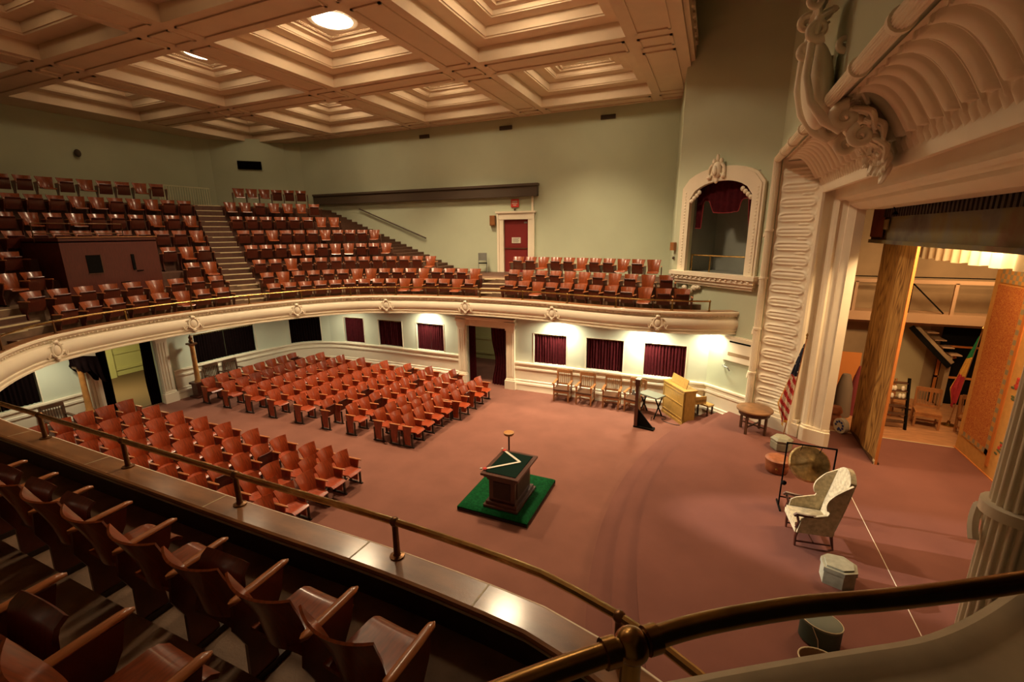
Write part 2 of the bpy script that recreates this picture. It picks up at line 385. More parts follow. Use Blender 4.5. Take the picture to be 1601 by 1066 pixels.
# doorways with pilasters
def pilaster(mb, s, wd=.34, h=2.62):
    for d, z0, z1, ww in ((.17, 0, .34, wd+.10), (.14, .34, .40, wd+.05), (.11, .40, 2.30, wd), (.14, 2.30, 2.36, wd+.04), (.15, 2.36, 2.52, wd+.06), (.19, 2.52, h, wd+.12)):
        sweep(mb, WALLP, [(-.02, z0), (d, z0), (d, z1), (-.02, z1)], s-ww/2, s+ww/2)
    for q in (-.09, 0, .09): sweep(mb, WALLP, [(.11, .5), (.125, .5), (.125, 2.2), (.11, 2.2)], s+q-.02, s+q+.02)
for nm, (a, b), hh in (('door_1', DW, 2.42), ('door_2', DN, 2.36)):
    mb = MB(); pilaster(mb, a-.2); pilaster(mb, b+.2); sweep(mb, WALLP, [(-.05, hh), (.12, hh), (.12, 2.62), (.19, 2.66), (.19, 2.74), (-.05, 2.74)], a-.4, b+.4); struct(mb.build(nm, M_cream, smooth=30), 'cream pilastered doorway')
def drape(name, label, s0, s1, mt, tie, zt=2.3, lean=0):
    c = WALLP.at((s0+s1)/2); t = thing(name, label, 'curtain', (c.x, c.y, 0))
    def f(u, v):
        k = 1-tie*math.exp(-((v-.42)/.28)**2); sm = s0 if tie > 0 else (s0+s1)/2
        s = s0+(s1-s0)*u; s = (s1 if lean else s0)+(s-(s1 if lean else s0))*k
        q = WALLP.at(s)-WALLP.nrm(s)*(.12+.035*math.sin(u*34)); return (q.x-c.x, q.y-c.y, .02+v*(zt-.02))
    mb = MB(); mb.grid(f, 40, 12, .01); mb.build('curtain_cloth', mt, t, True)
    mb = MB(); mb.tube([(WALLP.at(s).x-WALLP.nrm(s).x*.12-c.x, WALLP.at(s).y-WALLP.nrm(s).y*.12-c.y, zt+.01) for s in (s0, s1)], .012, 6); mb.build('curtain_rod', M_brass, t)
drape('door_curtain', 'narrow dark red curtain hanging at left side of the far doorway', DN[0]+.02, DN[0]+.30, M_velvet, 0)
drape('door_curtain', 'wide dark red tied back curtain at right side of the far doorway', DN[1]-.72, DN[1]-.02, M_velvet, .25, lean=1)
drape('door_curtain', 'black curtain at left side of the west doorway', DW[0]+.02, DW[0]+.30, M_velvetb, 0)
drape('door_curtain', 'black flared curtain at right side of the west doorway', DW[1]-.34, DW[1]-.02, M_velvetb, -.1, lean=1)
# lobby behind the doorways
mb = MB(); mb.bb(-23.2, -23.0, 2, 19, 0, 2.9); mb.bb(-23.0, 3, 18.6, 18.8, 0, 2.9)
for z in (.95, .25): mb.bb(-23.0, -22.95, 2, 18.6, z, z+.10); mb.bb(-22.9, 3, 18.55, 18.6, z, z+.1)
for y in (5.2, 7.0, 9.6, 11.4): mb.bb(-23.0, -22.78, y, y+.4, 0, 2.9)
struct(mb.build('wall_lobby', M_lobby), 'yellow lit lobby wall seen through the doorway')
mb = MB(); mb.bb(-23.0, -17.9, 3, 14.3, 0, .012); struct(mb.build('floor_lobby', M_brownfl), 'brown carpet in the lobby')
mb = MB(); mb.bb(-4.0, -3.9, 15.4, 18.6, 0, 2.9); mb.bb(-12.0, -11.9, 15.5, 18.6, 0, 2.9); mb.bb(-23, -17.7, 3.0, 3.1, 0, 2.9); mb.bb(-23, -17.3, 14.3, 14.4, 0, 2.9); struct(mb.build('wall_lobby_partition', M_mint_low), 'lobby partitions')

# ================================================================== BALCONY
FP = catmull([(1.0, 14.75), (.85, 14.69), (.3, 14.45), (-.4, 14.22), (-1.89, 14.05), (-3.43, 14.22), (-5.2, 14.52), (-7.09, 14.62), (-9.01, 14.5), (-10.78, 14.1), (-12.37, 13.4), (-13.46, 12.25), (-14.13, 10.95), (-14.55, 9.82), (-14.76, 8.8), (-14.88, 7.8), (-14.87, 6.9), (-14.72, 6.0), (-14.4, 5.15), (-13.8, 4.45), (-12.9, 3.75), (-11.5, 2.95), (-10, 2.5), (-8.4, 2.36), (-6.96, 2.35), (-5.48, 2.34), (-3.4, 2.34), (-1.9, 2.35), (-.8, 2.29), (-.37, 2.19), (.06, 2.02), (.5, 1.72), (.8, 1.42)], .28)
BF = Path([(p.x, p.y) for p in FP], -1)     # inward normal towards the hall
def boff(i, o):     # outward offset point of vertex i
    s = BF.s[i]; t = (BF.p[min(i+1, len(BF.p)-1)]-BF.p[max(i-1, 0)]).normalized(); n = Vector((t.y, -t.x))*BF.sign
    return BF.p[i]-n*o
if (BF.nrm(BF.L*.5)).dot(Vector((-5, CY))-BF.at(BF.L*.5)) < 0: BF.sign *= -1
prof_p = [(-.24, 3.50), (-.005, 3.56), (.02, 3.545), (.025, 3.50), (-.01, 3.475), (-.03, 3.43), (-.075, 3.40), (-.08, 3.375), (-.02, 3.34), (.02, 3.27), (.03, 3.18), (.015, 3.09), (-.025, 3.03), (.0, 3.02), (.0, 2.99), (-.03, 2.97), (-.04, 2.93), (.0, 2.92), (.0, 2.885), (-.05, 2.87), (-.4, 2.87)]
mb = MB(); sweep(mb, BF, prof_p); par = struct(mb.build('balcony_parapet', M_cream, smooth=25), 'cream moulded curved balcony front')
# leaf-like beading on the cornice
mb = MB(); s = .1
while s < BF.L-.1:
    p = BF.at(s)
    if inview(p.x, p.y, 3.4):
        n = BF.nrm(s); q = p-n*.03; mb.ell((q.x, q.y, 3.425), (.028, .028, .022), 6, 4)
    s += .11
mb.build('beaded_moulding', M_cream, par, True)
for q in ((-14.35, 5.3), (-14.8, 8.7), (-13.75, 11.75), (-11.4, 13.85), (-8.3, 14.6), (-4.85, 14.45), (-1.35, 14.1)):
    s = BF.near(q); p = BF.at(s); n = BF.nrm(s); t = BF.tan(s)
    e = Vector((p.x+n.x*.03, p.y+n.y*.03, 3.19)); T = Vector((t.x, t.y, 0)); Z = Vector((0, 0, 1)); Nn = Vector((n.x, n.y, 0)); mb = MB()
    mb.tube([e+T*.13*math.cos(a)+Z*.17*math.sin(a) for a in [2*PI*k/18 for k in range(18)]], .03, 6, closed=True)
    R = Matrix((T, Nn, Z)).transposed(); mb.ell(e, (.10, .04, .135), 12, 8, R)
    mb.ell(e+Z*.2+Nn*.02, (.07, .04, .05), 8, 6, R); mb.ell(e-Z*.2, (.06, .035, .06), 8, 6, R)
    for sg in (-1, 1):
        mb.tube([e+T*sg*(.13+.16*k/8)+Z*(-.10+.06*math.sin(k*.9)) for k in range(9)], [.03-.0025*k for k in range(9)], 6)
        mb.tube([e+T*sg*(.10+.10*k/6)+Z*(.14-.03*k/6) for k in range(7)], [.025-.003*k for k in range(7)], 6)
    mb.build('cartouche', M_cream, par, True)
mb = MB(); sweep(mb, BF, [(-.255, 3.54), (-.262, 3.56), (-.255, 3.578), (-.235, 3.586), (-.02, 3.574), (-.01, 3.568), (-.01, 3.558), (-.2, 3.535)]); led = struct(mb.build('balcony_ledge', M_mahog, smooth=9), 'polished mahogany ledge on the balcony front')
mb = MB()
for x in (-2.25, -1.2, -3.9, -5.8, -7.5):
    s = BF.near((x, 2.3)); sweep(mb, BF, [(-.235, 3.586), (-.02, 3.574), (-.02, 3.576), (-.235, 3.588)], s-.006, s+.006)
mb.build('ledge_joint', M_nosing, led)
mb = MB(); sweep(mb, BF, [(-.20, 3.22), (-.18, 3.22), (-.18, 3.53), (-.20, 3.53)]); struct(mb.build('ledge_backing_board', M_dark), 'dark board behind the balcony ledge')
# brass rail along the ledge
rail = thing('ledge_rail', 'long brass rail on short posts following the curved balcony ledge', 'handrail', (BF.at(BF.L/2).x, BF.at(BF.L/2).y, 3.576))
L0 = Vector(rail.location)
def rp(s, z=3.87, d=-.07): p = BF.at(s); n = BF.nrm(s); return Vector((p.x+n.x*d, p.y+n.y*d, z))-L0
sp = [BF.near((-.27, 2.14))]
while sp[-1] > 2.2: sp.append(sp[-1]-1.70)
mb = MB(); k = 1.0; pts = []
while k < BF.L-.3: pts.append(rp(k)); k += .25
mb.tube(pts, .026, 8); mb.build('rail', M_brass, rail, True)
for s in sp+[1.0]:
    b = rp(s, 3.576)+L0
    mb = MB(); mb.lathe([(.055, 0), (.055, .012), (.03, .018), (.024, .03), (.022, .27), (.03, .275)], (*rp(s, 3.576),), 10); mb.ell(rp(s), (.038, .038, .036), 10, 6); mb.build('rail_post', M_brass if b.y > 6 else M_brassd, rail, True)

# tiers
TZ = [3.25, 3.60, 4.05, 4.60, 5.20, 5.80, 6.45, 7.15]
TB = [0.18, 1.15, 1.95, 2.95, 3.95, 4.95, 5.95, 6.95, 12.0]
XL = {3: -13.4, 4: -14.5, 5: -16.6, 6: -17.9, 7: -19.0}
def clip(poly, a, b, c):     # keep a*x+b*y<=c
    out = []
    for i in range(len(poly)):
        p, q = poly[i], poly[(i+1) % len(poly)]; dp, dq = a*p[0]+b*p[1]-c, a*q[0]+b*q[1]-c
        if dp <= 0: out.append(p)
        if (dp < 0 < dq) or (dq < 0 < dp): t = dp/(dp-dq); out.append((p[0]+(q[0]-p[0])*t, p[1]+(q[1]-p[1])*t))
    return out
NP = len(BF.p)
for k in range(8):
    mb = MB(); nos = MB()
    for i in range(0, NP-1):
        a, b, c, d = boff(i, TB[k]), boff(i+1, TB[k]), boff(i+1, TB[k+1]), boff(i, TB[k+1])
        poly = [tuple(a), tuple(b), tuple(c), tuple(d)]
        poly = clip(poly, -1, 0, 25.2); poly = clip(poly, 0, 1, 19.76 if k < 3 else 18.3); poly = clip(poly, 0, -1, 3.2)
        if k in XL and poly and sum(p[1] for p in poly)/len(poly) > CY: poly = clip(poly, 1, 0, XL[k])
        if k >= 3 and poly: poly = clip(poly, 1, 0, -9.5 if poly[0][1] < CY else -11)
        if len(poly) < 3: continue
        ar = sum(poly[j][0]*poly[(j+1) % len(poly)][1]-poly[(j+1) % len(poly)][0]*poly[j][1] for j in range(len(poly)))
        if abs(ar) < 1e-4: continue
        if k < 3 and a.x > -1.0 and a.y > CY and k > 1: poly = clip(poly, .607, .7945, .607*(-1.2)+.7945*16.26)
        if len(poly) < 3: continue
        mb.prism(poly if ar > 0 else poly[::-1], 2.87 if k < 3 else TZ[k]-.75, TZ[k])
    struct(mb.build('balcony_tier', M_bfloor if k < 3 else M_riser), '%s stepped balcony tier from the front' % ORD[k+1])
mb = MB(); mb.prism([(-13.5, 17.4), (-1.15, 17.3), (-1.5, 19.76), (-13.5, 19.76)], 3.6, 4.045)
n = 24
for i in range(n): mb.bb(-11.5-.35*(i+1), -11.5-.35*i, 17.55, 19.76, 3.6, 4.05+.129*(i+1))
mb.bb(-25.2, -19.85, 18.2, 19.76, 5, 7.14)
struct(mb.build('balcony_side_stair', M_riser), 'dark stair along the far balcony wall')
# aisle stairs
AIS = [((-14.1, 10.55), (-24.6, 15.45)), ((-14.55, 5.75), (-24.6, 1.5)), ((-7.5, 14.5), (-8.35, 18.2))]
def adist(p, a, b):
    a, b = Vector(a), Vector(b); d = (b-a).normalized(); q = Vector(p)-a; return abs(q.x*d.y-q.y*d.x) if 0 < q.dot(d) < (b-a).length else 9
def offs_of(p):      # offset of a plan point behind the balcony front
    s = BF.near(p); return (Vector(p)-BF.at(s)).length
for ai, (a, b) in enumerate(AIS):
    a, b = Vector(a), Vector(b); d = (b-a).normalized(); n = Vector((-d.y, d.x)); rz = math.atan2(d.y, d.x); L = (b-a).length
    mb = MB(); nos = MB(); k = 1; t = 0
    while t < L and k < (8 if ai < 2 else 3):
        o = offs_of(a+d*t)
        if o >= TB[k]:
            rise = TZ[k]-TZ[k-1]; m_ = 2 if rise > .42 else 1; w_ = .98; run = .34
            for j in range(m_):
                zz = TZ[k-1]+rise*(j+1)/(m_+1); r0 = run*(m_-j)
                c = a+d*(t-r0/2); mb.box((c.x, c.y, (zz+TZ[k-1])/2), (r0, w_, zz-TZ[k-1]), rz)
                e = a+d*(t-r0+.05); nos.box((e.x, e.y, zz-.010), (.11, w_, .03), rz)
            e = a+d*(t+.05); nos.box((e.x, e.y, TZ[k]-.010), (.13, w_, .034), rz)
            # sloping-run middle step inside the deeper rows
            k += 1
        t += .02
    o = struct(mb.build('aisle_stair', M_riser), 'balcony aisle steps'); nos.build('step_nosing', M_nosing, o)

# ================================================================== UPPER WALLS
UP = Path([(-25.2, -3.0), (-25.2, 16.45), (-24.2, 18.0), (-21.4, 19.76), (-1.6, 19.76), (-1.2, 16.26)])
wall('wall_west', Path([(-25.2, -3.2), (-25.2, 16.3), (-24.9, 17.0), (-22.3, 19.45), (-21.4, 19.76)]), 2.9, 10.9, [], M_mint, .2, 'dim olive green rear wall')
DRX0, DRX1 = -9.05, -7.82
wall('wall_north', Path([(-21.4, 19.76), (-1.6, 19.76)]), 2.9, 10.9, [(-DRX1*0+DRX0+21.4, DRX1+21.4, 4.05, 6.47)], M_mint, .2, 'mint green upper side wall')
wall('wall_north_return', Path([(-1.6, 19.76), (-1.5, 19.2), (-1.22, 16.4), (-1.2, 16.26)]), 2.9, 13.2, [], M_mint, .1, 'return wall at the balcony end')
mb = MB(); mb.bb(1.40, 1.6, -3, 14.3, 7.72, 13.2); struct(mb.build('wall_over_stage', M_mint), 'plain olive wall above the stage arch')
mb = MB(); mb.bb(-1.6, 1.6, -3.2, 17.2, 13.2, 13.3); struct(mb.build('ceiling_over_stage', M_mint), 'plain ceiling by the stage')
mb = MB(); mb.bb(-26, 3, -3.6, -3.4, 2.9, 13.2); struct(mb.build('wall_south', M_mint), 'near side wall')
# upper door
t = thing('door_3', None, None, ((DRX0+DRX1)/2, 19.76, 4.05)); t['kind'] = 'structure'; t['label'] = 'maroon balcony exit door'
dx = (DRX1-DRX0)/2
mb = MB(); mb.bb(-dx, dx, .04, .10, 0, 2.42); leafo = mb.build('door_leaf', M_door, t)
mb = MB(); mb.bb(-dx+.12, dx-.12, .03, .045, 1.18, 2.25); mb.bb(-dx+.12, dx-.12, .03, .045, .15, 1.05); mb.build('door_panel', M_door, leafo)
mb = MB(); mb.bb(-dx+.02, dx-.02, .0, .03, 1.09, 1.13); mb.build('push_bar', M_oakd, leafo)
mb = MB(); mb.bb(dx-.22, dx-.08, .01, .04, 2.24, 2.31); mb.build('door_closer', M_grey, leafo)
mb = MB()
for a in (-1, 1): mb.bb(min(a*dx, a*(dx+.30)), max(a*dx, a*(dx+.30)), -.08, 0, 0, 2.72); mb.bb(min(a*(dx+.22), a*(dx+.32)), max(a*(dx+.22), a*(dx+.32)), -.12, -.05, 0, 2.72)
mb.bb(-dx-.32, dx+.32, -.1, 0, 2.42, 2.72); mb.bb(-dx-.38, dx+.38, -.15, 0, 2.70, 2.78); mb.build('door_frame', M_cream, t)
mb = MB(); mb.bb(-8.66, -8.22, 19.765, 19.795, 5.40, 5.66); o = mb.build('door_notice', M_paper); tag(o, 'small white paper notice stuck on the maroon balcony door', 'notice')
tx = MB()
for q in range(4): tx.bb(-8.6+.0, -8.28-.05*(q % 2), 19.757, 19.766, 5.60-.05*q, 5.615-.05*q)
tx.build('printed_line', M_upb, o)
mb = MB(); mb.bb(-8.66, -8.28, 19.70, 19.74, 7.0, 7.36); o = mb.build('wall_sign', M_red); tag(o, 'small square red sign on wall above the balcony door', 'sign')
tx = MB(); tx.bb(-8.60, -8.34, 19.69, 19.70, 7.24, 7.27); tx.bb(-8.60, -8.34, 19.69, 19.70, 7.16, 7.19); tx.bb(-8.55, -8.39, 19.69, 19.70, 7.08, 7.11); tx.build('sign_lettering', M_paper, o)
mb = MB(); mb.ell((-8.47, 19.7, 6.9), (.05, .06, .05)); tag(mb.build('wall_lamp', M_upb), 'tiny round fitting between the red sign and the door frame', 'lamp')
mb = MB(); mb.bb(-9.72, -9.46, 19.6, 19.75, 6.2, 6.66); mb.bb(-9.70, -9.48, 19.58, 19.6, 6.24, 6.62); tag(mb.build('wall_speaker', M_oak), 'small wooden speaker box left of the balcony door frame', 'speaker')
mb = MB(); mb.bb(-20.6, -7.34, 19.56, 19.75, 7.48, 7.93); mb.bb(-20.6, -7.30, 19.50, 19.75, 7.90, 8.0); mb.bb(-20.6, -7.34, 19.52, 19.75, 7.46, 7.50); tag(mb.build('screen_housing', M_upb), 'long dark horizontal housing high on the far balcony wall', 'wall housing')
mb = MB(); mb.bb(-7.66, -7.56, 19.70, 19.75, 4.1, 7.46); tag(mb.build('cable_conduit', M_cream), 'cream vertical conduit beside the balcony door', 'conduit')
hr = thing('wall_handrail', 'sloping dark wooden handrail on far wall above the side stair', 'handrail', (-15.4, 19.7, 6.4))
mb = MB(); mb.tube([(-2.1, -.05, .77), (2.05, -.05, -.76)], .035, 8); mb.build('rail', M_upb, hr)
for x in (-1.5, 0, 1.5): mb = MB(); mb.tube([(x, .05, -.375*x), (x, -.05, -.375*x)], .015, 6); mb.build('bracket', M_upb, hr)
for i, (x, w_) in enumerate(((-13.2, .55), (-8.9, .6), (-4.35, .6))):
    mb = MB(); mb.bb(x-w_/2, x+w_/2, 19.70, 19.76, 10.32, 10.48)
    for q in range(5): mb.bb(x-w_/2+.03, x+w_/2-.03, 19.67, 19.70, 10.335+q*.03, 10.345+q*.03)
    tag(mb.build('air_grille', M_upb), 'small wall grille below the ceiling, %s of three' % ('leftmost', 'middle', 'rightmost')[i], 'vent')
mb = MB(); q = Matrix.Rotation(math.atan2(2.45, 2.6), 3, 'Z'); mb.box((-23.55, 18.2, 9.55), (1.15, .08, .42), 0, 0, q)
for k in range(5): mb.box((-23.5, 18.15, 9.4+.07*k), (1.05, .06, .012), 0, 0, q)
tag(mb.build('air_vent', M_black), 'black rectangular vent high on the angled rear corner wall', 'vent')
mb = MB(); mb.ell((-25.05, 11.35, 9.3), (.10, .12, .16)); tag(mb.build('wall_lamp', M_upb), 'small dark fitting high on the dim rear wall at left', 'lamp')
M_scr = mat('pale_screen_paint', (.74, .74, .52), .6)
# slatted screen at the head of the main stair
t = thing('slatted_screen', 'pale green slatted balustrade at top of the main balcony stair', 'balustrade', (-24.6, 15.2, 7.15))
mb = MB(); mb.bb(-.03, .03, -1.25, 1.25, 1.06, 1.12); mb.bb(-.03, .03, -1.25, 1.25, .05, .11); mb.build('rail', M_scr, t)
for k in range(21): mb = MB(); mb.bb(-.015, .015, -1.22+.122*k-.02, -1.22+.122*k+.02, 0, 1.07); mb.build('slat', M_scr, t)

# ================================================================== COFFERED CEILING
CZ, CH = 10.78, 4.87
X0, PX, WX = -4.86*CH, 1.1506*CH, .89*CH
Y0, PY, WY = 3.84*CH, 1.1165*CH, .872*CH
steps = [(0, 0), (.01, .40), (.05, .42), (.46, .43), (.46, .46), (.50, .47), (.51, .70), (.55, .72), (.88, .73), (.88, .75), (.92, .76), (.94, .86), (1.15, .87), (1.17, .93), (1.20, .95)]
ceil = MB(); xs = [-25.2]; ys = [19.76]
for c in range(4): xs += [X0+c*PX, X0+c*PX+WX]
xs.append(-1.2)
for r in range(4): ys += [Y0-r*PY, Y0-r*PY-WY]
ys.append(-3.4); ys = ys[::-1]
for i in range(len(xs)-1):
    for j in range(len(ys)-1):
        if i % 2 == 1 and j % 2 == 1: continue
        ceil.bb(xs[i], xs[i+1], ys[j], ys[j+1], CZ, CZ+.25)
ceil.bb(-1.25, -1.1, -3.4, 16.6, CZ-.02, CZ+.7); ceil.bb(-1.1, -.98, -3.4, 16.5, CZ+.1, CZ+.62); ceil.bb(-1.45, -.93, -3.4, 16.45, CZ+.5, CZ+.62); ceil.bb(-1.2, -1.1, -3.4, 16.6, CZ, 13.2)
y = -3
while y < 16.3: ceil.ell((-.97, y, CZ+.42), (.07, .12, .09), 6, 4); y += .62
# panel mouldings on the beams
def mframe(x0, x1, y0, y1):
    for a, b, c, d in ((x0, x1, y0, y0+.07), (x0, x1, y1-.07, y1), (x0, x0+.07, y0, y1), (x1-.07, x1, y0, y1)): ceil.bb(a, b, c, d, CZ-.035, CZ+.01)
for i in range(2, len(xs)-1, 2):
    for j in range(1, len(ys)-1):
        a, b = xs[i]+.22, xs[i+1]-.22
        if j % 2 == 1: mframe(a, b, ys[j]+.1, ys[j+1]-.1)
        else: mframe(a, b, ys[j]+.25, ys[j+1]-.25) if ys[j+1]-ys[j] > .9 else None
for j in range(2, len(ys)-1, 2):
    for i in range(1, len(xs)-1, 2):
        if ys[j+1]-ys[j] > .9: mframe(xs[i]+.1, xs[i+1]-.1, ys[j]+.22, ys[j+1]-.22)
ceil = struct(ceil.build('ceiling', M_ceil), 'coffered plaster ceiling')
def coffer_mesh():
    mb = MB(); vs = []; fs = []
    for d, z in steps: vs += [(d, -d, z), (WX-d, -d, z), (WX-d, -WY+d, z), (d, -WY+d, z)]
    for i in range(len(steps)-1):
        for k in range(4): fs.append((i*4+k, i*4+(k+1) % 4, (i+1)*4+(k+1) % 4, (i+1)*4+k))
    m = (len(steps)-1)*4; fs.append((m, m+1, m+2, m+3)); mb.add(vs, fs)
    for q in range(34):     # ornament band round the top panel
        for (ax, ay) in ((1.2+.0+(WX-2.4)*q/33, -1.27), (1.2+(WX-2.4)*q/33, -WY+1.27)): mb.ell((ax, ay, .93), (.03, .04, .025), 5, 3)
    for q in range(32):
        for (ax, ay) in ((1.27, -1.2-(WY-2.4)*q/31), (WX-1.27, -1.2-(WY-2.4)*q/31)): mb.ell((ax, ay, .93), (.04, .03, .025), 5, 3)
    return mb.mesh('coffer', M_ceil)
cm = coffer_mesh()
LIT = {(2, 1): 1, (3, 1): 1, (1, 1): 2, (2, 0): 4, (3, 0): 4, (1, 0): 4, (0, 0): 5, (0, 1): 5, (1, 2): 3, (2, 2): 3, (3, 2): 3, (0, 2): 3}
DOWN = {(2, 1): 430, (3, 1): 430, (2, 0): 170, (3, 0): 190, (1, 1): 120, (1, 0): 80, (3, 2): 50}
dome = {}
for c in range(4):
    for r in range(4):
        o = bpy.data.objects.new('coffer', cm); COL.objects.link(o); o.parent = ceil; o.location = (X0+c*PX, Y0-r*PY, CZ); m = o.modifiers.new('s', 'SOLIDIFY'); m.thickness = .04; m.offset = 1
        L = LIT.get((c, r), 0); x, y = X0+c*PX+WX/2, Y0-r*PY-WY/2
        if r > 2: continue
        if (c, r) in DOWN: area('coffer_downlight', (x, y, CZ+.77), 1.0, DOWN[(c, r)], WARM, spread=88 if r == 0 else 126)
        cn, rn = ('leftmost', 'second from left', 'third from left', 'rightmost')[c], ('back', 'second', 'third')[r]
        t = thing('ceiling_lamp', 'round %s glass lamp in coffer, %s row from far wall, %s' % ('glowing' if L else 'unlit', rn, cn), 'lamp', (x, y, CZ+.95), group='round lamps set in the ceiling coffers')
        k = ('d', L)
        if k not in dome:
            a = MB(); a.lathe([(.02, -.15), (.22, -.14), (.42, -.10), (.56, -.04), (.60, 0)], n=28); b = MB(); b.lathe([(.58, -.05), (.67, -.05), (.68, 0), (.58, 0)], n=28)
            dome[k] = (a.mesh('dome', [M_off, M_lamp, M_lamp2, M_lamp3, M_lamp4, M_lamp5][L], True), b.mesh('rim', M_cream, True))
        for nm, me in zip(('glass_dome', 'rim'), dome[k]): o = bpy.data.objects.new(nm, me); COL.objects.link(o); o.parent = t
for i, (x, y, p) in enumerate(UNDER):
    mb = MB(); mb.lathe([(.10, -.05), (.14, -.03), (.15, 0)], (x, y, 2.868), 16); tag(mb.build('soffit_lamp', M_glow, smooth=True), 'small round lamp under the balcony, %s' % ('right of the far doorway', 'above the organ end armchairs', 'left of the far doorway', 'near the rounded corner', 'in the corner by the air unit', 'near the widest black opening', 'left of the west doorway')[i], 'lamp')

# ================================================================== ARCHED BOX in the splayed wall
def du(u, d, z): p = DU(u); return (p.x-.607*d, p.y-.7945*d, z)   # d: out of the wall, into the hall
AR = []
def arch(u0, u1, zs, za, n=12): 
    c = (u0+u1)/2; return [(u0+(u1-u0)*k/n, zs+(za-zs)*math.sqrt(max(0, 1-((2*k/n-1)**2)*.985))) for k in range(n+1)]
inn = [(AU0, 4.64)]+arch(AU0, AU1, 6.80, 7.32)+[(AU1, 4.64)]
out = [(.27, 4.50)]+arch(.27, 3.0, 7.12, 7.72)+[(3.0, 4.50)]
mb = MB(); n = len(inn)
for d0, d1, sh in ((0, .10, 0), (.10, .13, .05)):
    i2 = [(u+(.04 if u < 1.6 else -.04)*(-sh/.05), z) for u, z in inn]
    vs = [du(u, d, z) for d in (d0, d1) for u, z in inn]+[du(u, d, z) for d in (d0, d1) for u, z in ([(1.635+(u-1.635)*(1-sh), z-sh) for u, z in out])]
    fs = []
    for k in range(n-1): fs += [(n+k, n+k+1, 3*n+k+1, 3*n+k), (k, k+1, n+k+1, n+k), (2*n+k, 2*n+k+1, 3*n+k+1, 3*n+k)]
    mb.add(vs, fs)
fr = tag(mb.build('arched_box_frame', M_cream, smooth=30), 'cream ornate arched frame of the box above the side wall', 'arch frame')
mb = MB()
for d, z0, z1, u0, u1 in ((.30, 4.52, 4.64, .12, 3.12), (.24, 4.40, 4.52, .17, 3.07), (.18, 4.30, 4.40, .2, 3.03), (.12, 4.22, 4.30, .25, 2.99)):
    vs = [du(u, q, z) for u in (u0, u1) for q in (-.02, d) for z in (z0, z1)]; mb.add(vs, [(0, 1, 3, 2), (4, 6, 7, 5), (0, 4, 5, 1), (2, 3, 7, 6), (0, 2, 6, 4), (1, 5, 7, 3)])
for k in range(16): mb.ell(du(.3+k*.175, .24, 4.47), (.05, .05, .04), 8, 5)
mb.build('sill', M_cream, fr, 30)
mb = MB(); R = Matrix(((.7945, -.607, 0), (-.607, -.7945, 0), (0, 0, 1))).transposed()
mb.ell(du(1.50, .16, 7.62), (.15, .10, .24), 12, 8, R); mb.ell(du(1.5, .26, 7.6), (.08, .05, .14), 10, 6, R)
for sg in (-1, 1):
    mb.tube([du(1.5+sg*(.12+.15*math.sin(a)*1), .16, 7.62+.16*math.cos(a*1.3)) for a in [k*.35 for k in range(10)]], [.05-.003*k for k in range(10)], 6)
    mb.ell(du(1.5+sg*.24, .18, 7.44), (.08, .05, .07), 8, 5, R); mb.ell(du(1.5+sg*.12, .15, 7.86), (.06, .05, .09), 8, 5, R)
mb.ell(du(1.5, .15, 7.95), (.06, .05, .12), 8, 5, R); mb.ell(du(1.5, .15, 7.34), (.07, .05, .10), 8, 5, R)
mb.build('keystone_crest', M_cream, fr, True)
for u_, sg in ((AU0, 1), (AU1, -1)):      # scrolled inner corners of the arch
    mb = MB()
    for k in range(4): mb.ell(du(u_+sg*(.05+.09*k), .1, 6.80+.08*k), (.07, .05, .07), 8, 5, R)
    mb.build('corner_scroll', M_cream, fr, True)
mb = MB()
for k in range(26):
    for u_ in (.43, 2.84): mb.ell(du(u_, .12, 4.75+k*.092), (.05, .03, .035), 6, 4, R)
mb.build('carved_beading', M_cream, fr, True)
mb = MB()
for u_, z, r in ((1.0, 4.12, .12), (.85, 4.0, .10), (.72, 3.9, .10), (1.15, 4.15, .09), (.65, 3.72, .09), (.62, 4.1, .1)): mb.ell(du(u_, .08, z), (r, .08, r*.8), 8, 6, R)
mb.build('bracket_ornament', M_cream, fr, True)
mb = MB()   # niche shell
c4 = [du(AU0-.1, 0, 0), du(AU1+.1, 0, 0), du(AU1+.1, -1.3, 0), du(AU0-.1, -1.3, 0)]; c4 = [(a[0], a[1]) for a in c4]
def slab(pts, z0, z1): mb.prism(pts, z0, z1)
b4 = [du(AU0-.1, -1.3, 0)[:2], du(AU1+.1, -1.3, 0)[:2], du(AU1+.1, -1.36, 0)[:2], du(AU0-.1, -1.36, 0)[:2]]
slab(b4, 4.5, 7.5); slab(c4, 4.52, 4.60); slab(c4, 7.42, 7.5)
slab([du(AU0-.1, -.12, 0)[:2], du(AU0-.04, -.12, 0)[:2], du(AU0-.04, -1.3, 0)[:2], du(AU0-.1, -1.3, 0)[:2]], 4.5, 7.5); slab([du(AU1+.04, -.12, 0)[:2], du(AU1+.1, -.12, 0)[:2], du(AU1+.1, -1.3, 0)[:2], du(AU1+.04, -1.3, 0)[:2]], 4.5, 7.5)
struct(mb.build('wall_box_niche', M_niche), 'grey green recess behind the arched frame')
def val(u, v):
    uu = AU0+.02+(AU1-AU0-.04)*u; drop = .62+.34*(1-abs(2*u-1)**3)*1.0
    x = abs(2*u-1); low = 6.55 if x < .38 else 6.85 if x < .72 else 5.9
    sm = lambda a, b, q: max(0, min(1, (q-a)/(b-a)))**2*(3-2*max(0, min(1, (q-a)/(b-a))))
    low = 6.46+.32*sm(.40, .56, x)-.85*sm(.72, .80, x)-.05*math.cos(x*3)
    z = 7.34-v*(7.34-low); return du(uu, -.22+.02*math.sin(u*60), z)
mb = MB(); mb.grid(val, 60, 8, .01); o = mb.build('box_valance', M_velvet, smooth=True); tag(o, 'dark red swagged pelmet hanging in the arched box', 'pelmet')
